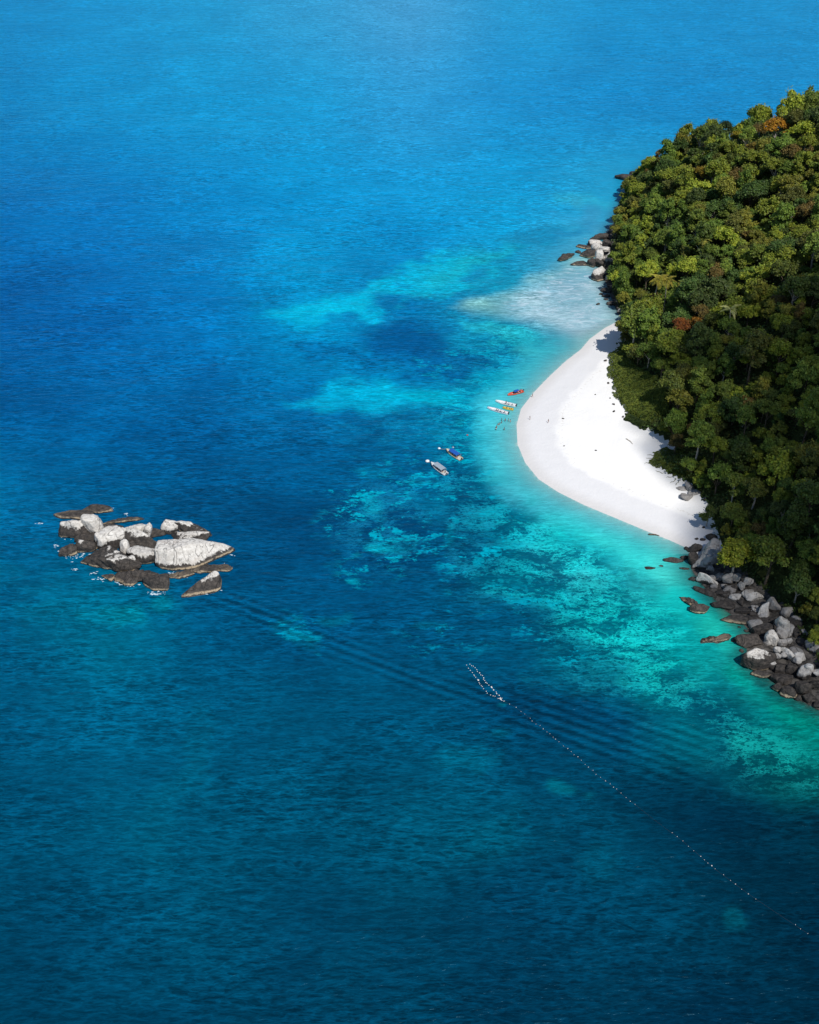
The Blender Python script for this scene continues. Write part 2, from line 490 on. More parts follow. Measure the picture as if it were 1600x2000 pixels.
# wake of a boat that has passed: two long trains of ripples
def along(pts, width, far=1.0):
    best = np.full(X.shape, 1e9)
    for (a, b) in zip(pts[:-1], pts[1:]):
        a, b = ground(*a), ground(*b)
        e = b - a
        t = np.clip(((X - a[0]) * e[0] + (Y - a[1]) * e[1]) / (e[0] ** 2 + e[1] ** 2), 0, 1)
        best = np.minimum(best, np.hypot(X - a[0] - t * e[0], Y - a[1] - t * e[1]))
    return sstep(width, 0, best)
WK = np.maximum(along([(440, 1165), (620, 1245), (860, 1345), (1010, 1385)], 9), np.maximum(along([(1010, 1385), (1300, 1500)], 17), along([(900, 1330), (1350, 1440)], 10) * .7))
WK *= .55 + W2 * 1.6 + .45
WK *= 0.5 + 0.5 * sstep(200, 500, PX)
GAIN = np.array([[0.62, 0.745, 0.70]])
C = np.clip(C * GAIN * (1 + sstep(750, 200, PY)[:, None] * np.array([[.1, .05, -.06]])), 0, 1)
me = np_mesh('sea', np.stack([X, Y, 0 * X], 1), F, None, True)
attr(me, 'wcol', C, 'FLOAT_COLOR')
attr(me, 'reef', R)
attr(me, 'opac', OP)
attr(me, 'wake', WK)
attr(me, 'calm', .75 * sstep(40, 8, dist) * sstep(200, 300, Y))
attr(me, 'spots', SPT)
SHOAL = sstep(8, 30, SHD) * sstep(930, 1060, PX)
attr(me, 'shoal', SHOAL)

WAVE = (0.55, 0.13, 0.8)
k = Nodes('sea_water')
P = k.pos()
wc = k.attr('wcol', out='Color')
reef = k.attr('reef')
shoal = k.attr('shoal')
# wave heights (metres)
v1 = k.mapping(P, rot=(0, 0, math.radians(-7)), scale=(0.36, 1.0, 1))
v2 = k.mapping(P, rot=(0, 0, math.radians(14)), scale=(0.55, 1.0, 1))
v3 = k.mapping(P, rot=(0, 0, math.radians(-3)), scale=(0.4, 1.0, 1))
h1 = k.math('MULTIPLY', k.noise(v1, 0.55, 3, 0.55, 0.4), WAVE[0])
h2 = k.math('MULTIPLY', k.noise(v2, 1.5, 3, 0.6, 0.3), WAVE[1])
h3 = k.math('MULTIPLY', k.noise(v3, 0.12, 2, 0.5, 0.3), WAVE[2])
gust = k.ramp(k.noise(k.mapping(P, scale=(0.5, 1, 1)), 0.012, 3), 0.3, 0.75, 0.75, 1.2)
hs = k.math('MULTIPLY', k.math('ADD', k.math('ADD', h1, h2), h3), gust)
wv = k.n('ShaderNodeTexWave', wave_type='BANDS', bands_direction='Y', wave_profile='SIN')
wa = ground(440, 1165); wb = ground(1300, 1470)
ang = math.atan2(wb[1] - wa[1], wb[0] - wa[0])
vw = k.mapping(P, rot=(0, 0, -ang))
k.l(vw, wv.inputs['Vector'])
wv.inputs['Scale'].default_value = 0.085
wv.inputs['Distortion'].default_value = 2.4
wv.inputs['Detail'].default_value = 1.0
wv.inputs['Detail Scale'].default_value = 0.12
hw = k.math('MULTIPLY', k.math('MULTIPLY', wv.outputs['Fac'], k.attr('wake')), 0.25)
hs = k.math('ADD', hs, hw)
nrm = k.bump(hs, 1.0, 1.0)
# coral and sand seen through the water
e = k.mapping(P, scale=(0.62, 1.0, 1))
n1 = k.noise(e, 0.085, 9, 0.72, 0.5)
n2 = k.noise(e, 0.80, 4, 0.65, 0.2)
nn = k.math('ADD', k.math('MULTIPLY', n1, 0.6), k.math('MULTIPLY', n2, 0.4))
patch = k.ramp(nn, 0.475, 0.515)
dark = k.mix(1.0, wc, (0.2, 0.34, 0.48), 'MULTIPLY')
lite = k.mix(1.0, wc, (2.1, 1.62, 1.42), 'MULTIPLY')
lite2 = k.mix(1.0, lite, (0.004, 0.065, 0.075), 'ADD')
mott = k.mix(patch, dark, lite2)
mott = k.mix(k.ramp(n2, 0.5, 0.60, 0, 0.75), mott, dark)
bodyc = k.mix(k.math('MULTIPLY', reef, 0.85), wc, mott)
# scattered sand patches among the deep reef
n3 = k.math('ADD', k.math('MULTIPLY', k.noise(e, 0.11, 6, 0.7, 0.2), 0.75), k.math('MULTIPLY', n2, 0.25))
sp = k.math('MULTIPLY', k.ramp(n3, 0.525, 0.575), k.attr('spots'))
sp = k.math('MULTIPLY', sp, k.ramp(n2, 0.36, 0.5, 0.35, 1))
bodyc = k.mix(k.math('MULTIPLY', sp, 0.85), bodyc, (0.0, 0.33, 0.42))
# broad soft variation of depth
soft = k.noise(k.mapping(P, scale=(1, 0.7, 1)), 0.02, 6, 0.6)
# sky-lit crests, darker troughs and wake bands painted into the water colour
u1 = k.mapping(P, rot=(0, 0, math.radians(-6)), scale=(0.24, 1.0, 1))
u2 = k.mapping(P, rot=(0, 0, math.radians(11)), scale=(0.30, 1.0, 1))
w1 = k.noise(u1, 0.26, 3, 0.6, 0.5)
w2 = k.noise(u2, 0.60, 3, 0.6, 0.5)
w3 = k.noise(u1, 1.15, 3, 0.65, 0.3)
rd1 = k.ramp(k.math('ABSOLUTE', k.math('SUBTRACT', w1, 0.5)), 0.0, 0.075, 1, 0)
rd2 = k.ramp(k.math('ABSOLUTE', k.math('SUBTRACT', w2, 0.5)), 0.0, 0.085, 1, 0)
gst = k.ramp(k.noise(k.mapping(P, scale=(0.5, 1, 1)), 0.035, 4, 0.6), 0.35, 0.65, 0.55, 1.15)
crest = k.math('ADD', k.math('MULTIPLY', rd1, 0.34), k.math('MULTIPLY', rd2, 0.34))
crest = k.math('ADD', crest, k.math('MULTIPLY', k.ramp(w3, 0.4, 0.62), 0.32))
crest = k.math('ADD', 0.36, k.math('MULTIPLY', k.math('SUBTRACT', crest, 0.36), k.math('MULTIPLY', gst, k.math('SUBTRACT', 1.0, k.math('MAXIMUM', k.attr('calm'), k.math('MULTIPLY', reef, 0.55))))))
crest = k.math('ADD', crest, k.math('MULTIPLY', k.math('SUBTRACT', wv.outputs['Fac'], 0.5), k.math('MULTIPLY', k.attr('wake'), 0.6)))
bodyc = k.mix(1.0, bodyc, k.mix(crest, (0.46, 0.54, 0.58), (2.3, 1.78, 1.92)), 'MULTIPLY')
sy = k.n('ShaderNodeSeparateXYZ'); k.l(P, sy.inputs[0])
soft = k.math('ADD', 0.5, k.math('MULTIPLY', k.math('SUBTRACT', soft, 0.5), k.ramp(sy.outputs[1], 380, 700, 1.0, 0.35)))
bodyc = k.mix(1.0, bodyc, k.mix(k.ramp(soft, 0.3, 0.7), (0.80, 0.82, 0.85), (1.25, 1.22, 1.16)), 'MULTIPLY')
# thin bright ripples of light on the shoal
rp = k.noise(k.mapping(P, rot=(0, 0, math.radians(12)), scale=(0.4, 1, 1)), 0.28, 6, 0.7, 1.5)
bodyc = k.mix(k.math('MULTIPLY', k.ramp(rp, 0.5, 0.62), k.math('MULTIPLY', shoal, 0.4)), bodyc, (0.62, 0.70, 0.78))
op = k.attr('opac')
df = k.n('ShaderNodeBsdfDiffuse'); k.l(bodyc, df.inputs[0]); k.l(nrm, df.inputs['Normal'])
fr0 = k.n('ShaderNodeFresnel'); fr0.inputs['IOR'].default_value = 1.33; k.l(nrm, fr0.inputs['Normal'])
gl0 = k.n('ShaderNodeBsdfGlossy'); gl0.inputs['Roughness'].default_value = 0.30; gl0.inputs['Color'].default_value = (0.28, 0.74, 1.0, 1); k.l(nrm, gl0.inputs['Normal'])
pr = k.n('ShaderNodeMixShader'); k.l(k.math('MULTIPLY', fr0.outputs[0], 0.5), pr.inputs[0]); k.l(df.outputs[0], pr.inputs[1]); k.l(gl0.outputs[0], pr.inputs[2])
tr = k.n('ShaderNodeBsdfTransparent')
k.val((0.80, 0.97, 0.98), tr.inputs[0])
gl = k.n('ShaderNodeBsdfGlossy'); gl.inputs['Roughness'].default_value = 0.12; k.l(nrm, gl.inputs['Normal'])
fr = k.n('ShaderNodeFresnel'); fr.inputs['IOR'].default_value = 1.33
ms = k.n('ShaderNodeMixShader'); k.l(fr.outputs[0], ms.inputs[0]); k.l(tr.outputs[0], ms.inputs[1]); k.l(gl.outputs[0], ms.inputs[2])
m2 = k.n('ShaderNodeMixShader'); k.l(op, m2.inputs[0]); k.l(ms.outputs[0], m2.inputs[1]); k.l(pr.outputs[0], m2.inputs[2])
SEA = k.finish(m2)
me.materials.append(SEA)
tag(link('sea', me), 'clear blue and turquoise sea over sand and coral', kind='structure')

# ------------------------------------------------------------------ boulders
k = Nodes('boulder_granite')
geo = k.n('ShaderNodeNewGeometry')
P = geo.outputs['Position']
info = k.n('ShaderNodeObjectInfo')
cs = k.n('ShaderNodeSeparateColor'); k.l(info.outputs['Color'], cs.inputs[0])
thr = k.math('MULTIPLY', cs.outputs[0], 20.0)      # height above the sea where the pale bleached rock begins
pale, band = cs.outputs[1], cs.outputs[2]
sep = k.n('ShaderNodeSeparateXYZ'); k.l(P, sep.inputs[0])
sn = k.n('ShaderNodeSeparateXYZ'); k.l(geo.outputs['Normal'], sn.inputs[0])
off = k.n('ShaderNodeVectorMath', operation='ADD'); k.l(P, off.inputs[0])
cmb = k.n('ShaderNodeCombineXYZ'); k.l(k.math('MULTIPLY', info.outputs['Random'], 300), cmb.inputs[0]); k.l(cmb.outputs[0], off.inputs[1])
Q = off.outputs[0]
big = k.noise(Q, 0.22, 5, 0.6, 0.3)
mid = k.noise(Q, 0.9, 5, 0.65)
fin = k.noise(Q, 3.5, 4, 0.65)
strk = k.noise(k.mapping(Q, scale=(1.0, 1.0, 0.14)), 0.75, 5, 0.65, 0.4)
zz = k.math('ADD', sep.outputs[2], k.math('MULTIPLY', k.math('SUBTRACT', big, 0.5), 4.5))
zz = k.math('ADD', zz, k.math('MULTIPLY', k.math('SUBTRACT', strk, 0.5), 4.2))
zz = k.math('ADD', zz, k.math('MULTIPLY', k.math('SUBTRACT', sn.outputs[2], 0.35), 1.1))
wf = k.ramp(k.math('SUBTRACT', zz, thr), -0.35, 0.35)
palec = k.mix(k.ramp(mid, 0.3, 0.7), (0.46, 0.43, 0.39), (0.70, 0.67, 0.62))
palec = k.mix(pale, (0.09, 0.085, 0.088), palec)
palec = k.mix(k.math('MULTIPLY', k.ramp(strk, 0.56, 0.68), 0.6), palec, (0.10, 0.09, 0.085))
palec = k.mix(k.math('MULTIPLY', k.ramp(big, 0.58, 0.72), 0.35), palec, (0.32, 0.24, 0.18))
darkc = k.mix(k.ramp(mid, 0.35, 0.7), (0.030, 0.027, 0.025), (0.085, 0.072, 0.062))
darkc = k.mix(k.math('MULTIPLY', k.ramp(fin, 0.6, 0.72), 0.4), darkc, (0.16, 0.13, 0.10))
col = k.mix(wf, darkc, palec)
zb = k.math('ADD', sep.outputs[2], k.math('MULTIPLY', k.math('SUBTRACT', mid, 0.5), 1.1))
bnd = k.math('MULTIPLY', k.ramp(zb, 0.30, 0.55), k.ramp(zb, 1.15, 0.75))
bnd = k.math('MULTIPLY', bnd, k.math('MULTIPLY', k.math('MULTIPLY', band, k.ramp(sn.outputs[2], 0.85, 0.5, 0.25, 1.0)), k.ramp(big, 0.36, 0.48)))
col = k.mix(k.math('MULTIPLY', bnd, 0.85), col, (0.42, 0.33, 0.22))
wetl = k.ramp(zb, 0.42, 0.2)
col = k.mix(k.math('MULTIPLY', wetl, 0.85), col, (0.03, 0.028, 0.022))
cn = k.noise(k.mapping(Q, rot=(0.5, 0.2, 0.7), scale=(1, 0.6, 0.5)), 0.17, 2, 0.5, 0.6)
cr = k.math('MULTIPLY', k.ramp(k.math('ABSOLUTE', k.math('SUBTRACT', cn, 0.5)), 0.0, 0.010, 1, 0), k.ramp(big, 0.40, 0.5))
col = k.mix(k.math('MULTIPLY', cr, 0.55), col, (0.03, 0.028, 0.027))
hh = k.math('ADD', k.math('MULTIPLY', mid, 0.38), k.math('MULTIPLY', fin, 0.10))
hh = k.math('ADD', hh, k.math('MULTIPLY', strk, 0.25))
hh = k.math('SUBTRACT', hh, k.math('MULTIPLY', cr, 0.25))
ROCK = k.finish(k.principled(col, k.ramp(wetl, 0, 1, 0.8, 0.35), 0.35, k.bump(hh, 1.0, 0.9)))

def ico(level):
    bm = bmesh.new()
    bmesh.ops.create_icosphere(bm, subdivisions=level, radius=1.0)
    V = np.array([v.co[:] for v in bm.verts])
    F = np.array([[v.index for v in f.verts] for f in bm.faces])
    bm.free()
    return V / np.linalg.norm(V, axis=1)[:, None], F
ICO = {4: ico(4), 5: ico(5), 3: ico(3)}

def hull_planes(pts):
    bm = bmesh.new()
    for p in pts: bm.verts.new(p)
    bmesh.ops.convex_hull(bm, input=bm.verts)
    bm.normal_update()
    N, D = [], []
    for f in bm.faces:
        n = np.array(f.normal[:]); d = float(np.dot(n, f.verts[0].co[:]))
        if d < 0: n, d = -n, -d
        N.append(n); D.append(max(d, 0.05))
    bm.free()
    return np.array(N), np.array(D)

def boulder_shape(seed, dims, pts=None, level=4, rough=1.0, sharp=14.0, shelf=0.0):
    """rounded convex block: support planes softened, then weathered"""
    dirs, F = ICO[level]
    r = np.random.default_rng(seed)
    dims = np.asarray(dims, float)
    if pts is None:
        n = r.normal(size=(9, 3)); n /= np.linalg.norm(n, axis=1)[:, None]
        N = np.concatenate([n, [[0, 0, -1]], [[r.normal() * .25, r.normal() * .25, 1]]]); N /= np.linalg.norm(N, axis=1)[:, None]
        D = np.concatenate([r.uniform(0.56, 1.0, 9), [0.9], [0.72]])
        S = dims / 2
    else:
        pts = np.asarray(pts, float)
        N, D = hull_planes(pts)
        S = np.ones(3)
    dn = np.maximum(dirs @ N.T, 1e-4)
    rad = D[None, :] / dn
    rr = (np.sum(rad ** (-sharp), axis=1)) ** (-1.0 / sharp)
    if pts is None:
        lo = np.percentile(rr, 2)
        rr = np.minimum(rr, 1.25)
    V = dirs * rr[:, None]
    V = V * S
    if pts is None:      # fill the asked-for box exactly
        lo, hi = V.min(0), V.max(0)
        V = (V - (lo + hi) / 2) / (hi - lo) * dims
    size = float(np.mean(dims))
    q = V / max(size, .5)
    d = (vnoise3(q * 3.1 + seed % 97, 1) - .5) * 0.075 + (vnoise3(q * 7 + 5 + seed % 97, 2) - .5) * 0.045 + (vnoise3(q * 16 + 9, 3) - .5) * (0.03 if rough < 1.5 else .05) + (vnoise3(q * 34 + 9, 6) - .5) * (0.008 if rough < 1.5 else .02)
    # grooves
    g = vnoise3(q * np.array([2.2, 2.2, 3.0]) + 31 + seed % 89, 4)
    d -= np.exp(-((g - .5) / 0.02) ** 2) * 0.035
    if shelf:
        lay = np.sin((q @ np.array([0.55, 0.25, 0.8])) * 34 + 5 * vnoise3(q * 3, 9))
        d += shelf * 0.016 * np.sign(lay) * np.abs(lay) ** .4
    V = V + dirs * (d * size * rough)[:, None]
    return V, F

ROCKN = [0]
GROW = [1.12, 1.1, 1.08]
def boulder(label, centre, dims, rot=0.0, tiltx=0.0, tilty=0.0, look=(3.0, 1.0, 1.0), group=None, pts=None, seed=None, level=4, rough=1.0, sharp=34.0, shelf=0.0, name='boulder'):
    ROCKN[0] += 1
    seed = seed if seed is not None else 100 + ROCKN[0] * 17
    V, F = boulder_shape(seed, dims, pts, level, rough, sharp, shelf)
    o = link(name, np_mesh(name, V, F, ROCK, True), None, tuple(centre), (tiltx, tilty, rot))
    o.color = (look[0] / 20.0, look[1], look[2], 1)
    return tag(o, label, 'rock', group)

def box_rock(label, x0, y0, x1, y1, look, z0=0.0, k=0.75, rot=0.0, group=None, zh=None, tilt=(0, 0), stack=0.0, **kw):
    """a boulder filling the traced outline x0..x1, y0..y1 (photograph pixels) when it stands on the terrain (plus stack metres)"""
    cx = (x0 + x1) / 2
    base = on_land(cx, y1 + stack * 3)
    if stack: base = ground(cx, y1, base[2] + stack)
    zb = base[2] if z0 is None or z0 == 0 else z0
    if z0: base = ground(cx, y1, z0)
    _, _, dep = traced(base[0], base[1], zb)
    s = FPX / dep
    th = math.atan2(CAM_H - zb, base[1])
    W = (x1 - x0) / s
    Hh = (y1 - y0) / s
    D = Hh / (math.sin(th) * 1.0 + k * math.cos(th))
    Z = k * D
    if D > 1.5 * W:
        D = 1.5 * W
        Z = (Hh - D * math.sin(th)) / math.cos(th)
    W, D, Z = W * GROW[0], D * GROW[1], Z * GROW[2]
    sink = 0.45 * Z + (0.35 if zb < 0.3 else 0.15)
    c = (base[0], base[1] + D * 0.5, zb + (Z - sink) / 2)
    if rot:   # keep the outline when turned
        ca, sa = abs(math.cos(rot)), abs(math.sin(rot))
        W2, D2 = W, D
        W = min(W2 / max(ca, .5), W2 * 1.3)
        D = max(D2 * 0.55, D2 - W * sa * .8)
    return boulder(label, c, (W * 1.05, D * 1.05, Z + sink), rot, tilt[0], tilt[1], look, group, **kw)

def crop_rocks(rows, ox, oy, sc, group, **kwd):
    for row in rows:
        label, (a, b, c, d), look = row[:3]
        kw = dict(kwd)
        if len(row) > 3: kw.update(row[3])
        box_rock(label, ox + a / sc, oy + b / sc, ox + c / sc, oy + d / sc, look, group=group, **kw)

# ---- the rock islet out at sea
ISL = 'boulders of the rock islet'
islet = [
 ('low flat dark boulder with tan waterline rim at the far edge of the islet', (72, 143, 335, 218), (9, .8, 1), dict(k=.35)),
 ('low dark wedge boulder, farthest of the islet, foam at its tip', (280, 100, 492, 186), (9, .8, 1), dict(k=.35, rot=-.12)),
 ('dark-faced islet boulder with a flat white top and tan rim below', (120, 195, 312, 374), (4.6, .95, 1), dict(k=.85, seed=41)),
 ('upright white streaked slab beside the dark-faced boulder on the islet', (286, 186, 424, 330), (1.2, 1, 0), dict(k=1.0, z0=1.5, seed=63)),
 ('long low brown slab with cream ledges behind the islet boulders', (455, 192, 722, 262), (7, .6, 1), dict(k=.3, rot=.22, shelf=1)),
 ('low dark boulder between the brown slab and the domed white boulder', (430, 255, 580, 318), (7, .6, 0), dict(k=.4)),
 ('white flat-topped boulder behind the sloping dark one on the islet', (608, 246, 762, 330), (.6, 1, 0), dict(k=.6, z0=1.6)),
 ('small egg-shaped white stone standing upright on the islet', (772, 256, 824, 345), (0, 1, 0), dict(k=1.4, z0=2.0, level=3)),
 ('small white boulder wedged left of the flat white one', (555, 284, 642, 340), (0, 1, 0), dict(k=.6, z0=1.4)),
 ('round white boulder with brown foot next to the long white-topped one', (900, 236, 1036, 338), (1.5, 1, 0), dict(k=.8)),
 ('long white-topped boulder with dark side at the far right of the islet', (1020, 240, 1280, 362), (3.2, 1, 1), dict(k=.6, rot=-.18)),
 ('white-crested low boulder behind the giant white one', (975, 312, 1240, 412), (2.6, .9, 0), dict(k=.5, rot=-.1)),
 ('large domed white boulder with grey-black lower side on the islet', (408, 290, 598, 455), (3.4, 1, 0), dict(k=.8, seed=77)),
 ('white wedge leaning in front of the domed white boulder', (380, 330, 482, 450), (1.5, 1, 0), dict(k=1.1, z0=1.0)),
 ('big dark boulder with a white slope on its shoulder, mid islet', (610, 300, 852, 480), (5.0, 1, 0), dict(k=.75, rot=-.25)),
 ('round black boulder with a small white cap, left side of the islet', (235, 364, 380, 485), (4.4, .9, 1), dict(k=.85)),
 ('dark boulder behind the round black white-capped one', (240, 322, 412, 402), (8, .6, 0), dict(k=.6)),
 ('narrow upright white stone beside the layered slab', (580, 388, 644, 495), (1.0, 1, 0), dict(k=1.4, z0=1.0, level=3)),
 ('dark boulder with a white ridge left of the giant white one', (650, 432, 852, 575), (4.0, .9, 1), dict(k=.7)),
 ('broad layered slab with broken white top and brown foot', (298, 440, 706, 645), (5.6, 1, 1), dict(k=.45, shelf=.5, rot=-.12, level=5, rough=1.1, seed=23)),
 ('small white block lying on the end of the layered slab', (615, 498, 690, 552), (0, 1, 0), dict(k=.8, z0=3.2, level=3)),
 ('jagged low brown rock in the foam at the left tip of the islet', (118, 402, 232, 530), (9, .4, 1), dict(k=.4, rot=.8, rough=2.2)),
 ('rugged low speckled rock awash below the layered slab', (552, 606, 842, 744), (9, .4, 1), dict(k=.35, rough=2.2, rot=.1)),
 ('small brown rock in the foam under the layered slab', (440, 640, 558, 702), (9, .4, 1), dict(k=.4, rough=2.)),
 ('small dark peaked rock with a tan collar in the foam', (768, 655, 948, 778), (9, .4, 1), dict(k=.7, sharp=20)),
 ('flat rock almost under water below the giant white boulder', (955, 625, 1140, 688), (9, .4, 1), dict(k=.25, rough=2.)),
 ('low brown ledge with red-brown end below the tail of the giant boulder', (1155, 572, 1420, 645), (9, .4, 1), dict(k=.25, rough=2., rot=.1)),
 ('dark boulder in the gap left of the round white one', (760, 285, 910, 372), (8, .5, 0), dict(k=.5)),
 ('dark boulder under the white slope in the middle of the islet', (630, 380, 735, 470), (8, .5, 0), dict(k=.7)),
]
GROW = [1.2, 1.25, 1.25]
crop_rocks(islet, 90, 960, 4.0, ISL)
GROW = [1.2, 1.15, 1.15]
# the giant: flat front, square left end, tail tapering to the waterline
c0 = ground(90 + 985 / 4.0, 960 + 608 / 4.0)
_, _, dp = traced(c0[0], c0[1], 0)
u = dp / FPX / 4.0          # metres per pixel of the enlarged view
g0 = [(-138, 0), (-30, 0), (478, 190)]
def gp(x, yb, z):  # x: pixels from the reference, yb: metres back, z: metres up
    return ((x - 985) * u, yb * .82, z)
zt = 6.3
pts = [gp(848, 3.5, -2), gp(848, 1.2, 2), gp(848, 4.2, zt), gp(845, 12, -2), gp(852, 11, zt - .3), gp(960, -1.4, -2), gp(975, -1.0, 1.5), gp(950, 2.5, zt + .3), gp(1110, 6.5, zt + .6), gp(1130, 13, zt - .5),
       gp(1250, 8.5, zt - 2.0), gp(1150, -1.5, -2), gp(1180, 0.8, 1), gp(1462, 12.8, 0.8), gp(1468, 12.2, -2), gp(1440, 17, -2), gp(1370, 12.5, 3.6), gp(1250, 16, -2), gp(950, 15, -2)]
pts = np.array(pts); mid_ = np.array([pts[:, 0].mean() - 4, pts[:, 1].mean() - .5, 2.4])
boulder('giant pale boulder with square left end and long tapering tail, largest of the islet', np.array([c0[0], c0[1], 0]) + mid_, (26, 14, 11), look=(2.2, 1, 1), group=ISL, pts=pts - mid_, level=5, rough=.42, sharp=42, seed=311)
# the slanted wedge in front
c0 = ground(90 + 1210 / 4.0, 960 + 820 / 4.0)
pts = np.array([(-10.5, -.5, .7), (-10.5, 0, -2), (-4, -2, -2), (4, -.6, -2), (10, 3.5, -2), (9.5, 3.8, 1.5), (9.0, 6.5, 5.0), (6, 7.5, 5.4), (4, 6, 4.6), (-4, 3.5, 2.4), (9, 10, -2), (-3, 7, -2)])
pts[:, 0] *= .66
mid_ = np.array([1, 3.5, 1.2])
boulder('dark slanting wedge with a white peak and tan waterline, nearest of the islet', np.array([c0[0], c0[1], 0]) + mid_, (15, 9, 6), look=(4.7, 1, 1.3), group=ISL, pts=pts - mid_, level=5, rough=.6, sharp=22, seed=312)

# ---- rocks at the point north of the beach
NP_ = 'boulders of the northern point'
point = [
 ('curved low brown rock lying alone in the shallows off the northern point', (225, 468, 418, 612), (9, .5, 1), dict(k=.25, rot=.75, rough=2.)),
 ('flat oval brown rock on the pale sand shallows', (385, 594, 568, 662), (9, .5, 1), dict(k=.4)),
 ('low dark spit rock pointing out to sea from the pile', (462, 376, 632, 446), (9, .5, 1), dict(k=.35)),
 ('long brown slab with white back edge at the top of the pile', (640, 232, 884, 345), (5, 1, 0), dict(k=.45, rot=.35)),
 ('white-topped boulder with dark foot under the long brown slab', (620, 328, 764, 425), (2.4, 1, 0), dict(k=.6)),
 ('white boulder in the heart of the northern pile', (652, 372, 764, 458), (1, 1, 0), dict(k=.6, z0=2.5)),
 ('brown ridge boulder sloping into the shallows', (525, 448, 694, 572), (8, .7, 1), dict(k=.5, rot=.3)),
 ('rounded grey-brown boulder at the edge of the sand', (594, 566, 694, 684), (6, .8, 1), dict(k=.9)),
 ('brilliant white slab facing the sea', (700, 458, 814, 612), (0, 1, 0), dict(k=.9, z0=2.4)),
 ('brown boulder with dark vertical streaks under the white slab', (690, 560, 832, 692), (6, .8, 1), dict(k=.8)),
 ('squarish boulder with blue-white top and brown face by the water', (664, 680, 826, 868), (3.6, .9, 1), dict(k=1.0, seed=19)),
 ('blue-grey shaded boulder under the trees behind the streaked one', (815, 558, 952, 694), (4, .5, 0), dict(k=.8)),
 ('dark boulder with a pale flat top below the trees', (818, 690, 985, 772), (4.6, .7, 0), dict(k=.5)),
 ('pale low rock at the water edge right of the squarish boulder', (808, 780, 925, 862), (1, .7, 0), dict(k=.4)),
 ('white and brown boulder on the upper right of the northern pile', (755, 408, 874, 482), (2.4, .9, 0), dict(k=.6, z0=2.6)),
 ('dark blue-shaded boulder against the trees at the pile top', (798, 328, 888, 408), (7, .4, 0), dict(k=.7, z0=2.6)),
 ('small dark rock between the curved rock and the pile', (438, 458, 504, 504), (9, .4, 0), dict(k=.4, level=3)),
 ('dark shadowed rock in the water under the leaning trees', (778, 948, 930, 1016), (9, .4, 0), dict(k=.4)),
 ('small black rock on the pale shallows left of the shadowed one', (735, 1008, 778, 1042), (9, .4, 0), dict(k=.5, level=3)),
 ('black rock just below the shadowed one', (790, 1028, 884, 1074), (9, .4, 0), dict(k=.4, level=3)),
 ('tiny black rock in the shallows nearest the beach tip', (802, 1084, 856, 1110), (9, .4, 0), dict(k=.4, level=3)),
 ('lone black rock out on the pale shoal', (702, 1140, 748, 1174), (9, .4, 0), dict(k=.4, level=3)),
 ('low dark rocks hugging the foot of the trees', (850, 1112, 960, 1180), (9, .4, 0), dict(k=.5)),
 ('orange-tan boulder at the foot of the trees above the beach tip', (978, 1216, 1064, 1276), (0, .35, 0), dict(k=.6)),
 ('grey shaded boulder under the palms', (1236, 1150, 1364, 1300), (1.5, .3, 0), dict(k=.8)),
 ('tall white boulder catching the sun beside the trees', (820, 470, 905, 590), (1, 1, 0), dict(k=1., z0=3)),
]
crop_rocks(point, 1060, 420, 6.667, NP_)
box_rock('far dark rock lying off the headland', 1206, 336, 1242, 353, (9, .4, 0), group='rocks off the headland', k=.4)
box_rock('dark rock touching the trees at the headland', 1234, 334, 1258, 350, (9, .4, 0), group='rocks off the headland', k=.5)

# ---- rocks at the beach edge and the long dark shore below
BE = 'grey rocks at the back of the beach'
crop_rocks([
 ('flat pale grey slab on sand, leftmost of the beach-edge rocks', (830, 1468, 925, 1518), (0, .45, 0), dict(k=.35)),
 ('grey pointed slab half under the trees behind the flat one', (915, 1436, 985, 1532), (0, .35, 0), dict(k=.5)),
 ('brown-grey angular boulder lying lowest on the sand', (864, 1538, 968, 1614), (0, .35, 0), dict(k=.5)),
 ('long blue-grey slab between the beach-edge rocks and the trees', (940, 1498, 1045, 1562), (0, .45, 0), dict(k=.35)),
 ('small dark rock on sand against the tree edge', (1072, 1580, 1120, 1612), (6, .3, 0), dict(k=.5, level=3)),
], 1150, 640, 4.763, BE)

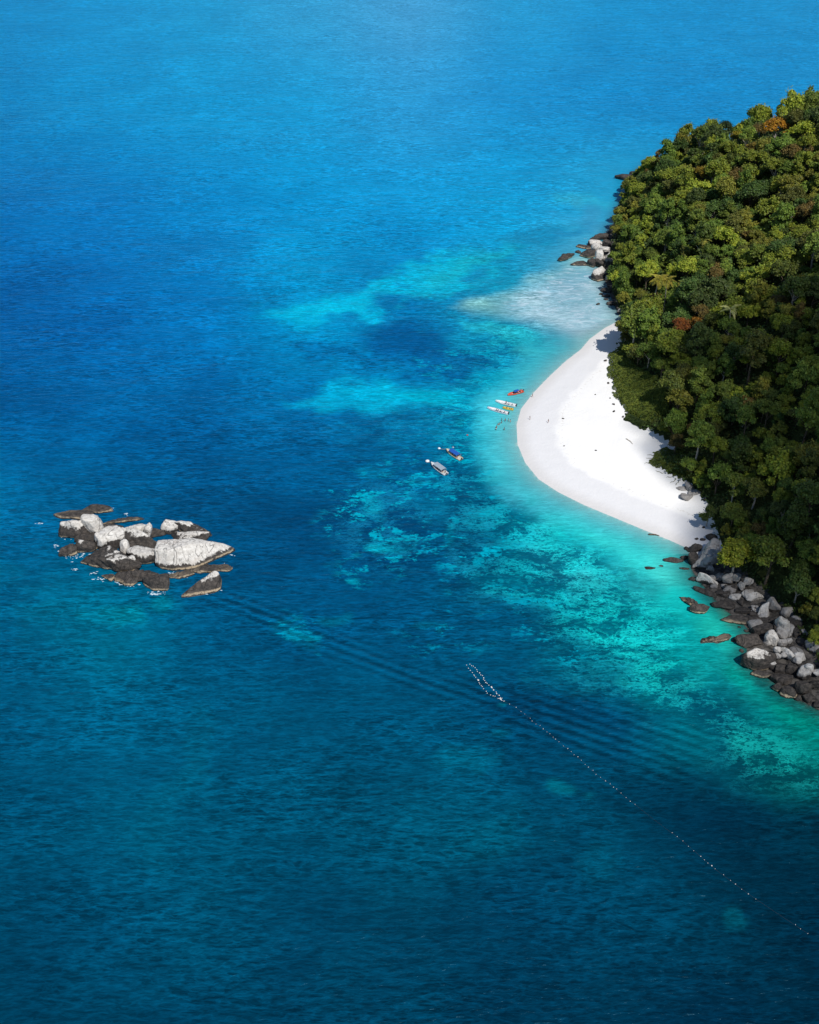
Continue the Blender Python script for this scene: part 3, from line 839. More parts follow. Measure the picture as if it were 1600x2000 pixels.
SH = 'boulders of the dark rocky shore'
GROW = [1.05, 1.02, 1.04]
shore = [
 ('round black boulder where the beach ends under the trees', (598, 272, 694, 356), (9, .4, 0), dict(k=.8)),
 ('dark rounded boulder with a pale crown at the beach end', (428, 366, 556, 456), (4.5, .6, 0), dict(k=.8)),
 ('black block standing in the water below the pale-crowned boulder', (434, 440, 532, 572), (9, .4, 0), dict(k=.9)),
 ('low black oval rock out in the shallows off the beach end', (225, 488, 388, 548), (9, .4, 0), dict(k=.4)),
 ('dark sliver of rock awash farthest from shore', (20, 572, 142, 606), (9, .4, 0), dict(k=.12)),
 ('tiny black rock between the oval rock and the shore', (170, 558, 212, 582), (9, .4, 0), dict(k=.3, level=3)),
 ('thin dark rock at the foot of the great slanted slab', (360, 578, 442, 608), (9, .4, 0), dict(k=.3, level=3)),
 ('small black rock on the sand tip of the beach', (398, 394, 438, 432), (9, .4, 0), dict(k=.6, level=3)),
 ('small black rocks in the water beside the standing block', (366, 476, 444, 520), (9, .4, 0), dict(k=.5, level=3)),
 ('dark pebble-like rock on the last of the sand', (492, 318, 526, 344), (9, .4, 0), dict(k=.5, level=3)),
 ('dark log-shaped rock on the last of the sand', (540, 322, 590, 352), (9, .4, 0), dict(k=.4, level=3)),
 ('pale oval boulder with violet stains at the water', (538, 608, 704, 768), (.8, 1, 0), dict(k=.8, rot=-.5)),
 ('low dark rock in front of the pale oval boulder', (438, 654, 544, 712), (9, .4, 0), dict(k=.5)),
 ('flat dark slab sloping into turquoise water below the oval boulder', (494, 754, 694, 852), (9, .4, 0), dict(k=.3, rot=-.45)),
 ('jagged dark end of the offshore rock with a tan waterline', (452, 886, 624, 1004), (9, .4, 1.4), dict(k=.6)),
 ('jagged tail of the offshore rock trailing away from it', (364, 834, 506, 930), (9, .4, 1), dict(k=.4, rot=-.8, rough=2)),
 ('flat dark rock with peaked end left of the long layered slab', (654, 858, 884, 966), (9, .4, 0), dict(k=.4)),
 ('small pale egg-shaped rock above the flat dark one', (804, 812, 904, 880), (0, .8, 0), dict(k=.7)),
 ('grey boulder directly under the yellow-green tree', (734, 618, 856, 714), (1, .45, 0), dict(k=.8, z0=2.5)),
 ('grey rounded rock second under the yellow-green tree', (826, 636, 908, 708), (1, .45, 0), dict(k=.8, z0=3)),
 ('blue-grey rock third under the yellow-green tree', (924, 656, 1014, 744), (1, .5, 0), dict(k=.8, z0=3)),
 ('leaning pale grey rock below the yellow-green tree', (876, 696, 946, 782), (1, .5, 0), dict(k=1., z0=1.8)),
 ('red-brown boulder behind the small pale egg-shaped rock', (686, 768, 806, 846), (8, .5, 0), dict(k=.6)),
 ('dark boulder behind the leaning pale rock', (790, 716, 890, 806), (8, .5, 0), dict(k=.7)),
 ('short pale grey post-like rock beside the blue-grey boulder', (908, 788, 984, 866), (0, .6, 0), dict(k=.9)),
 ('long blue-grey boulder lying under the leafy overhang', (952, 794, 1114, 894), (0, .75, 0), dict(k=.6, rot=.1)),
 ('dark boulder above the long layered slab', (858, 928, 988, 1010), (9, .4, 0), dict(k=.6)),
 ('long dark layered slab reaching into the sand pocket', (752, 975, 1100, 1112), (9, .4, 1), dict(k=.35, shelf=1, rot=-.15)),
 ('dark layered ledge continuing the long slab inland', (1030, 1010, 1222, 1100), (9, .4, 0), dict(k=.4, shelf=1)),
 ('brown block set above the layered slab', (978, 930, 1054, 990), (7, .5, 0), dict(k=.8)),
 ('small brown rock resting on the layered slab', (984, 984, 1052, 1042), (7, .5, 0), dict(k=.8)),
 ('upright pale blue boulder beside the faceted brown one', (1048, 878, 1160, 1034), (0, .9, 0), dict(k=1.2, rot=.3)),
 ('tall faceted grey-brown boulder under the trees', (1128, 838, 1246, 1002), (2, .35, 0), dict(k=1.2)),
 ('tall cracked pale blue boulder, tallest of the dark shore', (1212, 980, 1336, 1176), (1, .8, 0), dict(k=1.3, rough=1.5)),
 ('dark boulder with pale streaks right of the cracked one', (1328, 1008, 1456, 1136), (4, .4, 0), dict(k=1.)),
 ('dark boulder above the smooth black one', (1008, 1060, 1176, 1204), (9, .4, 0), dict(k=.7)),
 ('smooth low black boulder at the sand pocket', (868, 1184, 1116, 1308), (9, .4, 0), dict(k=.55)),
 ('low reddish jagged reef rock out in the turquoise water', (530, 1172, 834, 1288), (9, .4, 1), dict(k=.15, rough=2.2, rot=.2)),
 ('small dark link rock between the reef rock and the black boulder', (816, 1208, 912, 1252), (9, .4, 0), dict(k=.3)),
 ('white and grey striped slab standing beside the smooth black boulder', (1118, 1138, 1236, 1296), (0, .85, 0), dict(k=1.2, rough=1.4)),
 ('grey shaded boulder behind the striped slab', (1228, 1198, 1362, 1304), (1, .4, 0), dict(k=.8)),
 ('huge dark boulder with pale rounded top over the turquoise shallows', (924, 1268, 1216, 1516), (5.6, .85, 1), dict(k=.85, level=5, seed=91)),
 ('grey-white rounded boulder fitted against the huge dark one', (1100, 1384, 1224, 1518), (2.6, .7, 0), dict(k=.9)),
 ('low dark shelf with a tan waterline under the huge boulder', (998, 1488, 1186, 1584), (9, .4, 1.4), dict(k=.5, rot=-.15)),
 ('pale square block, upper of the cracked blocks', (1200, 1288, 1262, 1342), (0, .9, 0), dict(k=.8, z0=3.4, level=3)),
 ('pale square block, second of the cracked blocks', (1254, 1290, 1314, 1340), (0, .9, 0), dict(k=.8, z0=3.4, level=3)),
 ('tan square block in the lower row of the cracked blocks', (1208, 1336, 1266, 1392), (0, .6, 0), dict(k=.8, z0=2.4, level=3)),
 ('rounded tan block in the lower row right of the square one', (1262, 1338, 1318, 1392), (0, .6, 0), dict(k=.8, z0=2.4, level=3)),
 ('long white streaked stone pointing down to the pile', (1300, 1300, 1376, 1400), (0, .95, 0), dict(k=.8, z0=2.6, rot=-.9)),
 ('brown-black boulder right of the grey-white rounded one', (1208, 1428, 1318, 1538), (8, .5, 0), dict(k=.9)),
 ('dark square boulder in the middle of the pile', (1300, 1418, 1424, 1546), (9, .4, 0), dict(k=.9)),
 ('pale boulder with grey seams above the dark square one', (1368, 1338, 1494, 1466), (0, .9, 0), dict(k=.8)),
 ('big pale grey boulder leaning seaward in the pile', (1408, 1452, 1544, 1606), (1.5, .6, 0), dict(k=1.)),
 ('small white stone perched on the pale grey boulder', (1478, 1428, 1562, 1512), (0, 1, 0), dict(k=.8, z0=3.5, level=3)),
 ('white rounded boulder at the frame edge', (1548, 1474, 1650, 1556), (0, 1, 0), dict(k=.8, z0=2.2)),
 ('black boulder below the brown-black one at the shallows', (1188, 1518, 1374, 1644), (9, .4, 0), dict(k=.6)),
 ('small dark rock with a pale tan lip in the water', (1188, 1600, 1274, 1702), (9, .4, 1.4), dict(k=.7)),
 ('dark wedge boulder with tan waterline at the tip of the pile', (1268, 1628, 1404, 1762), (9, .4, 1.4), dict(k=.8)),
 ('tall dark brown boulder below the leaning grey one', (1388, 1556, 1534, 1744), (8, .5, 0), dict(k=.9)),
 ('brown boulder against the frame edge under the white one', (1518, 1558, 1680, 1684), (7, .6, 0), dict(k=.8)),
 ('black rock at the foot of the tall dark brown one', (1464, 1692, 1560, 1808), (9, .4, 0), dict(k=.8)),
 ('black rocks trailing out of the frame along the waterline', (1558, 1772, 1700, 1856), (9, .4, 0), dict(k=.6)),
 ('little dark rock in the water by the dark wedge', (1386, 1716, 1454, 1784), (9, .4, 0), dict(k=.5, level=3)),
 ('small dark rock on the sand pocket', (936, 1138, 978, 1168), (9, .4, 0), dict(k=.4, level=3)),
 ('smallest dark rock by the sand pocket under the layered slab', (868, 1104, 904, 1128), (9, .4, 0), dict(k=.4, level=3)),
 ('dark round rock under water beside the huge boulder', (892, 1308, 934, 1350), (9, .4, 0), dict(k=.3, level=3)),
]
crop_rocks(shore, 1250, 980, 4.571, SH)
# the great slanted slab, orange at its foot
a = on_land(1350, 1118); b = on_land(1404, 1060)
b = ground(1404, 1062, 6.0)
ax = np.array([b[0] - a[0], b[1] - a[1], b[2] - a[2]]); L = float(np.linalg.norm(ax))
o = boulder('great slanted grey slab with an orange-brown foot at the water', (a + b) / 2 + np.array([1.5, 1.5, -1.2]), (L * 1.12, 7.4, 6.0), math.atan2(ax[1], ax[0]), 0, -math.asin(ax[2] / L), (1.3, .5, 0), SH, seed=501, level=5, rough=.9, shelf=.5)
# fill between the named boulders: shaded rocks under the tree edge
r = np.random.default_rng(77)
SHUSED = set()
SHLM = [(1430, 1120, 'the yellow-green shore tree'), (1465, 1165, 'the long blue-grey boulder'), (1508, 1182, 'the faceted grey-brown boulder'), (1528, 1215, 'the tall cracked boulder'), (1535, 1250, 'the striped slab'), (1562, 1285, 'the cracked pale blocks'), (1600, 1310, 'the white edge boulder')]
n = 0
while n < 34:
    t = r.random()
    px = 1385 + t * 240 + r.normal() * 12
    py = 1125 + t * 165 + r.normal() * 16
    p = on_land(px, py)
    s = r.uniform(2.0, 4.6)
    tone_ = int(r.choice([0, 2, 9])); g_ = r.uniform(.2, .6)
    for lm in sorted(SHLM, key=lambda q: (q[0] - px) ** 2 + (q[1] - py) ** 2)[:4]:
        key_ = (s < 2.8, s < 3.8, tone_ == 9, g_ < .4, py < lm[1], lm[2])
        if key_ not in SHUSED: break
    SHUSED.add(key_)
    boulder(f"{'small' if s < 2.8 else 'mid-sized' if s < 3.8 else 'large'} {'dark' if tone_ == 9 else 'grey' if g_ < .4 else 'pale grey'} half-hidden boulder {'uphill' if py < lm[1] else 'seaward'} of {lm[2]}", (p[0], p[1], p[2] + s * .05), (s * r.uniform(1, 1.5), s, s * r.uniform(.7, 1.1)), r.uniform(0, 3), r.normal() * .2, r.normal() * .2,
            (tone_, g_, 0), 'shaded boulders behind the shore pile', level=3)
    n += 1
# small stones and wood scattered on the beach
SM = 'dark stones scattered on the beach'
for lab, px, py, s in [('dark stone alone on the upper beach near the green scrub', 1183, 705, 1.1), ('dark stone against the left edge of the scrub', 1188, 749, 1.0), ('small stone on open sand west of the scrub', 1163, 771, .6),
                       ('small dark stone above the pair at the scrub edge', 1192, 778, .6), ('dark stone, upper of the pair at the scrub edge', 1199, 790, .9), ('dark stone, lower of the pair at the scrub edge', 1199, 804, .9),
                       ('faint grey stone in the middle of the bright sand', 1164, 880, .6), ('dark stone by the low bushes at the scrub tip', 1217, 815, .8), ('brown stone on bright sand right of the walking person', 1100, 818, .7),
                       ('faint stone near the wet sand of the lower beach', 1102, 871, .5), ('dark stone below the trees of the lower beach', 1374, 1031, .8)]:
    p = on_land(px, py)
    boulder(lab, (p[0], p[1], p[2] + s * .12), (s * 1.6, s * 1.1, s * .8), r.uniform(0, 3), 0, 0, (9, .4, 0), SM, level=3, name='stone')

# ------------------------------------------------------------------ trees
def leaf_mat(name, tinted=True):
    k = Nodes(name)
    geo = k.n('ShaderNodeNewGeometry')
    if tinted:
        base = k.n('ShaderNodeObjectInfo').outputs['Color']
    else:
        base = k.attr('tint', out='Color')
    rnd = k.noise(geo.outputs['Position'], 0.55, 3)
    f = k.ramp(rnd, 0.3, 0.7)
    c = k.mix(1.0, base, k.mix(f, (0.62, 0.70, 0.70), (1.35, 1.25, 1.0)), 'MULTIPLY')
    lf = k.n('ShaderNodeHueSaturation')
    k.val(c, lf.inputs['Color'])
    k.val(k.math('ADD', 0.485, k.math('MULTIPLY', geo.outputs['Random Per Island'], 0.03)), lf.inputs['Hue'])
    k.val(k.math('ADD', 0.7, k.math('MULTIPLY', geo.outputs['Random Per Island'], 0.6)), lf.inputs['Value'])
    c = lf.outputs[0]
    d = k.principled(c, 0.55, 0.3)
    t = k.n('ShaderNodeBsdfTranslucent'); k.l(c, t.inputs[0])
    m = k.n('ShaderNodeMixShader'); m.inputs[0].default_value = 0.3
    k.l(d.outputs[0], m.inputs[1]); k.l(t.outputs[0], m.inputs[2])
    return k.finish(m)
LEAF = leaf_mat('leaves')
LEAFV = leaf_mat('leaves_mass', False)
BARK = simple('bark', (0.12, 0.095, 0.07), 0.9, 0.1, vary=.3, scale=3)
PALEBARK = simple('pale_bark', (0.42, 0.38, 0.33), 0.85, 0.1, vary=.2, scale=3)

def leaf_quads(P, N, size, r, droop=0.0):
    """one bent leaf spray per point, facing roughly along N"""
    n = len(P)
    N = N + r.normal(size=(n, 3)) * 0.45
    N /= np.linalg.norm(N, axis=1)[:, None] + 1e-9
    T = np.cross(N, r.normal(size=(n, 3)))
    T /= np.linalg.norm(T, axis=1)[:, None] + 1e-9
    B = np.cross(N, T)
    s = size * r.uniform(0.65, 1.35, n)[:, None]
    w = s * r.uniform(.55, .9, n)[:, None]
    a = P - T * s * .5
    b = P + B * w * .5 - N * s * .12
    c = P + T * s * .5 - N * s * droop
    d = P - B * w * .5 - N * s * .12
    V = np.stack([a, b, c, d], 1).reshape(-1, 3)
    F = np.arange(4 * n).reshape(n, 4)
    return V, F

def crown_points(r, n, style):
    """points and outward directions on the lobes of a crown of radius about 5 m, base at z=0"""
    lobes = []
    if style == 'dome':
        m = r.integers(16, 24)
        for i in range(m):
            a = r.uniform(0, 2 * math.pi); q = math.sqrt(r.uniform(0, 1))
            R = 4.1 * q
            z = 4.4 * math.sqrt(max(0, 1 - (q * .93) ** 2)) + r.normal() * .55
            lobes.append((R * math.cos(a), R * math.sin(a), z + .6, r.uniform(1.0, 1.75)))
    elif style == 'tall':
        m = r.integers(18, 26)
        for i in range(m):
            a = r.uniform(0, 2 * math.pi); h = r.uniform(0, 1)
            R = 3.0 * math.sqrt(max(0, 1 - (h * .95) ** 2)) * r.uniform(.5, 1)
            lobes.append((R * math.cos(a), R * math.sin(a), 1.0 + 7.5 * h, r.uniform(.9, 1.5)))
    else:  # layered, flat sprays
        m = r.integers(14, 20)
        for i in range(m):
            a = r.uniform(0, 2 * math.pi); h = r.uniform(0, 1)
            R = 4.6 * (1 - h * .6) * r.uniform(.35, 1)
            lobes.append((R * math.cos(a), R * math.sin(a), .8 + 4.6 * h, r.uniform(1.2, 1.8)))
    L = np.array(lobes)
    k_ = r.choice(len(L), n, p=L[:, 3] ** 2 / np.sum(L[:, 3] ** 2))
    D = r.normal(size=(n, 3)); D /= np.linalg.norm(D, axis=1)[:, None]
    D[:, 2] = np.where(D[:, 2] < -.35, -D[:, 2], D[:, 2])
    flat = .48 if style == 'layer' else .85
    rad = L[k_, 3] * r.uniform(.72, 1.06, n)
    P = L[k_, :3] + D * rad[:, None] * np.array([1, 1, flat])
    # drop points deep inside other lobes
    keep = np.ones(n, bool)
    for lx, ly, lz, lr in L:
        dd = ((P - [lx, ly, lz]) / np.array([1, 1, flat]))
        keep &= (np.sum(dd * dd, 1) > (lr * .62) ** 2)
    N = D * .6 + np.array([0, 0, .7])
    P, N = P[keep], N[keep]
    # ragged sprigs beyond the lobes
    m = len(P) // 12
    s = r.choice(len(P), m)
    P[s] += D[keep][s] * r.uniform(.3, 1.0, m)[:, None]
    return P, N, L

CROWNS = []
for i in range(16):
    r = np.random.default_rng(900 + i)
    style = ['dome', 'dome', 'tall', 'dome', 'layer', 'dome', 'tall', 'dome'][i % 8]
    P, N, L = crown_points(r, 5200, style)
    V, F = leaf_quads(P, N, 0.62, r, .15)
    me = np_mesh('crown', V, F, LEAF)
    CROWNS.append((me, P, N, style, L))

def tube(path, radii, sides=7):
    path = np.asarray(path, float)
    V, F = [], []
    for i, p in enumerate(path):
        d = path[min(i + 1, len(path) - 1)] - path[max(i - 1, 0)]
        d /= np.linalg.norm(d) + 1e-9
        ref = np.array([1., 0, 0]) if abs(d[0]) < .9 else np.array([0, 1., 0])
        u = np.cross(d, ref); u /= np.linalg.norm(u)
        v = np.cross(d, u)
        for j in range(sides):
            a = 2 * math.pi * j / sides
            V.append(p + (u * math.cos(a) + v * math.sin(a)) * radii[i])
    for i in range(len(path) - 1):
        for j in range(sides):
            F.append((i * sides + j, i * sides + (j + 1) % sides, (i + 1) * sides + (j + 1) % sides, (i + 1) * sides + j))
    return np.array(V), np.array(F)

def join(parts):
    V, F, o = [], [], 0
    for v, f in parts:
        V.append(v); F.append(f + o); o += len(v)
    return np.concatenate(V), np.concatenate(F)

TRUNKS = []
for i in range(7):
    r = np.random.default_rng(50 + i)
    bend = r.normal(size=2) * .5
    parts = [tube([(0, 0, -9), (bend[0] * .3, bend[1] * .3, -5), (bend[0], bend[1], -1), (bend[0] * .6, bend[1] * .6, 3.2)], [.42, .33, .26, .10])]
    for j in range(4):
        a = r.uniform(0, 6.28)
        parts.append(tube([(bend[0] * .9, bend[1] * .9, -1.2 + j * .5), (1.4 * math.cos(a), 1.4 * math.sin(a), 1 + j * .4), (3.0 * math.cos(a), 3.0 * math.sin(a), 2.6 + j * .4)], [.16, .11, .05], 5))
    TRUNKS.append(np_mesh('trunk', *join(parts), PALEBARK if i % 4 == 0 else BARK, True))

def tree(x, y, scale, tint, variant, rot, label, group='rainforest trees on the hillside', zs=1.0, lift=0.0, trunk=None, name='rainforest_tree'):
    g = float(height(np.array([x]), np.array([y]))[0])
    e = link(name, None, None, (x, y, g))
    tag(e, label, 'tree', group)
    stem = (4.6 * scale + lift)
    c = link('crown', CROWNS[variant][0], e, (0, 0, stem - .6 * scale), (0, 0, rot), (scale, scale, scale * zs))
    c.color = (*tint, 1)
    t = link('trunk', TRUNKS[(variant * 3 + int(rot * 10)) % len(TRUNKS)], e, (0, 0, stem), (0, 0, rot), (scale, scale, max(scale, (stem + 1.2) / 9.0)))
    return e

OLIVE, MID, DARK, BRIGHT = (0.20, 0.24, 0.032), (0.13, 0.20, 0.034), (0.075, 0.13, 0.032), (0.27, 0.32, 0.038)
YELLOW, ORANGE, RUST, BRONZE = (0.26, 0.22, 0.02), (0.40, 0.20, 0.022), (0.22, 0.075, 0.022), (0.15, 0.11, 0.035)

# trees one can point at: (px, py of crown middle, crown width px, tint, variant, label)
SPECIAL = [
 (1516, 250, 54, ORANGE, 0, 'broad orange-gold crowned tree near the ridge top'),
 (1478, 256, 34, BRONZE, 3, 'brown-leaved tree just left of the orange-gold crown'),
 (1440, 268, 32, YELLOW, 1, 'yellow-tinged tree on the ridge below the dark crowns'),
 (1418, 250, 40, (0.03, 0.055, 0.02), 5, 'near-black green tree standing on the ridge skyline'),
 (1470, 292, 38, (.2, .15, .03), 7, 'dull gold tree below the orange-gold crown'),
 (1316, 398, 34, (.33, .15, .02), 9, 'small orange-brown tree among greens on the upper left slope'),
 (1372, 338, 36, (.22, .16, .02), 0, 'tree with rusty yellow top on the upper slope'),
 (1330, 640, 46, RUST, 3, 'rust-red leaved tree at the foot of the sunlit slope'),
 (1366, 632, 38, (.28, .13, .02), 1, 'orange-tipped tree touching the rust-red one'),
 (1465, 612, 52, (.24, .28, .03), 5, 'lime green tree beside the slanting palm'),
 (1440, 1086, 84, (0.25, 0.27, 0.026), 0, 'yellow-green tree overhanging the rocky shore'),
 (1506, 1088, 100, (0.15, 0.19, 0.028), 7, 'tall green tree right of the yellow-green shore tree'),
 (1476, 960, 62, (0.105, 0.125, 0.024), 3, 'domed green tree standing out of the dark lower forest'),
 (1385, 1005, 42, (0.055, 0.082, 0.02), 9, 'dark tree leaning over the lower end of the beach'),
 (1322, 862, 40, (0.11, 0.09, 0.03), 11, 'brown-green tree at the sand inlet'),
 (1205, 448, 26, (.2, .2, .035), 13, 'light green tree overhanging the northern rocks'),
 (1283, 585, 34, (.24, .13, .03), 11, 'reddish-brown tree around the pale palm trunks'),
 (1252, 575, 30, (.16, .17, .03), 1, 'yellowish tree left of the pale palm trunks'),
]
placed = []
for px, py, w, tint, var, lab in SPECIAL:
    p = on_land(px, py + w * .55)
    _, _, dep = traced(p[0], p[1], p[2] + 8)
    sc = max(.55, (w / FPX * dep) / 10.2)
    # stand it so that the crown middle falls on the traced place
    for _ in range(6):
        zc = p[2] + 4.6 * sc + 2.4 * sc
        q = ground(px, py, zc)
        hz = float(height(q[:1], q[1:2])[0])
        p = np.array([q[0], q[1], p[2] * .4 + max(hz, .5) * .6])
    tree(p[0], p[1], sc, tint, var, len(placed) * 1.3, lab, None)
    placed.append((p[0], p[1], 6.0 * sc))

# the rest of the hillside
r = np.random.default_rng(2024)
cand = []
N0 = 80000
cx, cy = r.uniform(95, 420, N0), r.uniform(110, 830, N0)
vd = signed_distance(cx, cy, VEG)
hz = height(cx, cy)
tx, ty, td = traced(cx, cy, hz + 7)
SCRUB = [tuple(ground(px, py, 1.5)[:2]) for px, py in [(1180, 690), (1215, 676), (1236, 730), (1276, 762), (1302, 805), (1300, 846), (1285, 862), (1250, 845), (1200, 800)]]
CREEP = [tuple(ground(px, py, 1.5)[:2]) for px, py in [(1262, 880), (1300, 872), (1340, 884), (1352, 915), (1340, 950), (1260, 930)]]
okv = (vd > 1.6) & (tx < 2150) & (tx > 1100) & (ty > 60) & (ty < 1900)
ok = (vd > 1.6) & ~((tx > 1268) & (tx < 1312) & (ty > 585) & (ty < 660)) & (signed_distance(cx, cy, SCRUB) < 0.5) & (signed_distance(cx, cy, CREEP) < 0.5) & okv
for px_, py_, w_, *_r in SPECIAL:
    ok &= ~((np.abs(tx - px_) < w_ * .55) & (ty > py_ - w_ * .3) & (ty < py_ + w_ * .75))
cx, cy, vd, hz, tx, ty, td = [a[ok] for a in (cx, cy, vd, hz, tx, ty, td)]
rad = (2.8 + 4.2 * r.random(len(cx)) ** 1.5) * np.where(vd < 6, .72, 1.0) * np.where((cy > 540) & (vd < 22), .78, 1.0)
cell = {}
def free(x, y, q):
    i, j = int(x // 12), int(y // 12)
    for a in (-1, 0, 1):
        for b in (-1, 0, 1):
            for (X_, Y_, R_) in cell.get((i + a, j + b), ()):
                if (X_ - x) ** 2 + (Y_ - y) ** 2 < ((R_ + q) * .63) ** 2: return False
    return True
for (x, y, q) in placed:
    cell.setdefault((int(x // 12), int(y // 12)), []).append((x, y, q))
sel = []
for i in range(len(cx)):
    if free(cx[i], cy[i], rad[i]):
        cell.setdefault((int(cx[i] // 12), int(cy[i] // 12)), []).append((cx[i], cy[i], rad[i]))
        sel.append(i)
# hidden behind the ridge?
def seen(x, y, z):
    t = np.linspace(.35, .985, 90)
    X_, Y_, Z_ = x * t, y * t, CAM_H + (z - CAM_H) * t
    m = (X_ > 60) & (Y_ > 150)
    if not m.any(): return True
    return not (height(X_[m], Y_[m]) + 4 > Z_[m]).any()
sel = [i for i in sel if (tx[i] < 1720 and 120 < ty[i] < 1480 and seen(cx[i], cy[i], hz[i] + 11)) or i % 2 == 0]
size = np.array([rad[i] / td[i] for i in sel])
inframe = np.array([(tx[i] < 1625) and (ty[i] > 150) and (ty[i] < 1420) and seen(cx[i], cy[i], hz[i] + 11) for i in sel])
order = np.argsort(-(size * np.where(inframe, 1, .01)))
print('TREES', len(sel), 'in frame', inframe.sum())
LIMIT = 282
PAL_FRESH = [OLIVE, OLIVE, MID, BRIGHT, (.15, .20, .035), (.21, .21, .035), MID, (.17, .24, .04)]  # brighter leaf greens, drawn at random anywhere on the hill
PAL_DARK = [DARK, (.08, .12, .025), (.10, .125, .025), (.075, .11, .03), (.12, .13, .03), DARK]  # darker leaf greens, mixed in at random over the same hill
LAB = {('lit', 'dome'): 'rounded olive-green rainforest tree on the sunny upper hillside', ('lit', 'tall'): 'tall narrow green rainforest tree on the sunny upper hillside',
       ('lit', 'layer'): 'flat-layered green rainforest tree on the sunny upper hillside', ('low', 'dome'): 'rounded dark green rainforest tree on the shaded lower hillside',
       ('low', 'tall'): 'tall narrow dark green tree on the shaded lower hillside', ('low', 'layer'): 'flat-layered dark green tree on the shaded lower hillside'}
PALX = {('lit', 'bronze'): 'bronze-brown leaved rainforest tree on the sunny upper hillside', ('low', 'bronze'): 'brownish-green tree on the shaded lower hillside'}
LM = [(1516, 250, 'the orange-gold ridge tree'), (1418, 250, 'the near-black skyline tree'), (1440, 280, 'the yellow-tinged ridge tree'), (1585, 230, 'the ridge top'), (1300, 320, 'the headland skyline'), (1372, 345, 'the rusty-topped tree'),
      (1316, 398, 'the small orange-brown tree'), (1230, 400, 'the headland rocks'), (1205, 460, 'the northern boulder pile'), (1374, 440, 'the lone pale palm'), (1500, 400, 'the upper slope hollow'), (1580, 470, 'the bare-edged upper slope'), (1470, 500, 'the mid slope'),
      (1240, 540, 'the trees behind the pale shoal'), (1290, 575, 'the two yellow-fronded palms'), (1348, 638, 'the rust-red tree'), (1340, 560, 'the green palm'), (1427, 604, 'the slanting whitish palm'), (1465, 612, 'the lime green tree'), (1560, 620, 'the inland edge of the shaded slope'),
      (1225, 670, 'the beach tip'), (1270, 760, 'the beach scrub'), (1380, 760, 'the slope behind the scrub'), (1500, 760, 'the dark middle slope'), (1590, 800, 'the dark inland slope'), (1322, 862, 'the sand inlet'), (1330, 920, 'the green creeper'), (1420, 880, 'the forest behind the creeper'),
      (1540, 920, 'the dark lower valley'), (1476, 960, 'the domed lower tree'), (1385, 1005, 'the tree leaning over the beach end'), (1590, 1020, 'the dark lower frame edge'), (1440, 1088, 'the yellow-green shore tree'), (1500, 1085, 'the tall green shore tree'), (1560, 1150, 'the leafy overhang'), (1590, 1240, 'the trees over the last boulders')]
def tree_label(px, py, rad_, tint, style):
    for l in sorted(LM, key=lambda q: (q[0] - px) ** 2 + (q[1] - py) ** 2)[:3]:
        t = _tree_label(px, py, rad_, tint, style, l)
        if t not in USED: break
    USED.add(t)
    return t
USED = set()
def _tree_label(px, py, rad_, tint, style, l):
    dx, dy = px - l[0], py - l[1]
    way = ('inland' if dx > 0 else 'seaward') if abs(dx) > abs(dy) else ('uphill' if dy < 0 else 'downhill')
    size_ = 'small' if rad_ < 4.0 else 'broad' if rad_ > 5.4 else 'mid-sized'
    v = float(tint[1]); rg = float(tint[0] / tint[1])
    tone = 'bronze-brown' if rg > 1.25 else 'dark green' if v < .14 else ('bright yellow-green' if v > .30 else 'olive' if rg > .80 else 'fresh green')
    form = {'dome': 'round-crowned', 'tall': 'tall narrow', 'layer': 'flat-layered'}[style]
    return f'{size_} {tone} {form} tree {way} of {l[2]}'
mass = []
for n, o_ in enumerate(order):
    i = sel[o_]
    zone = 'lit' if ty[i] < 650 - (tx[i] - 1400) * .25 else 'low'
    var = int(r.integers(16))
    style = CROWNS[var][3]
    pal = PAL_FRESH if r.random() < .72 else PAL_DARK
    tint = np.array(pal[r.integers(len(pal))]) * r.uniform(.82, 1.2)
    lab = LAB[(zone, style)]
    if r.random() < .045:
        tint = np.array(BRONZE) * (1.1 ); lab = PALX[(zone, 'bronze')]
    sc = rad[i] / 4.3
    zs = r.uniform(.9, 1.35)
    if n < LIMIT:
        lab = tree_label(tx[i], ty[i], rad[i], tint, style)
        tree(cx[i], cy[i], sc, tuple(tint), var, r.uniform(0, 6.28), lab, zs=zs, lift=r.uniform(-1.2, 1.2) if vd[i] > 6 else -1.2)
    else:
        mass.append((i, var, sc, zs, tint, bool(inframe[o_])))
# everything smaller than those three hundred: one mass
Vs, Fs, Ts, o = [], [], [], 0
for i, var, sc, zs, tint, vis_ in mass:
    _, P, N, st, L = CROWNS[var]
    m = r.choice(len(P), min(len(P), 1300 if vis_ else 380), replace=False)
    a = r.uniform(0, 6.28)
    rot = np.array([[math.cos(a), -math.sin(a), 0], [math.sin(a), math.cos(a), 0], [0, 0, 1]])
    Pp = (P[m] * [sc, sc, sc * zs]) @ rot.T + [cx[i], cy[i], hz[i] + 3.6 * sc]
    v, f = leaf_quads(Pp, N[m] @ rot.T, (1.05 if vis_ else 1.9) * sc, r, .15)
    Vs.append(v); Fs.append(f + o); o += len(v)
    Ts.append(np.tile(tint, (len(v), 1)))
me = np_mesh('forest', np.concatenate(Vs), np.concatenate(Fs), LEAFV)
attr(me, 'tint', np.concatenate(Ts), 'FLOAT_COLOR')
tag(link('forest', me), 'rainforest canopy filling the slope between and behind the larger trees', kind='stuff')
print('MASS', len(mass), 'tris', 2 * sum(len(f) for f in Fs))

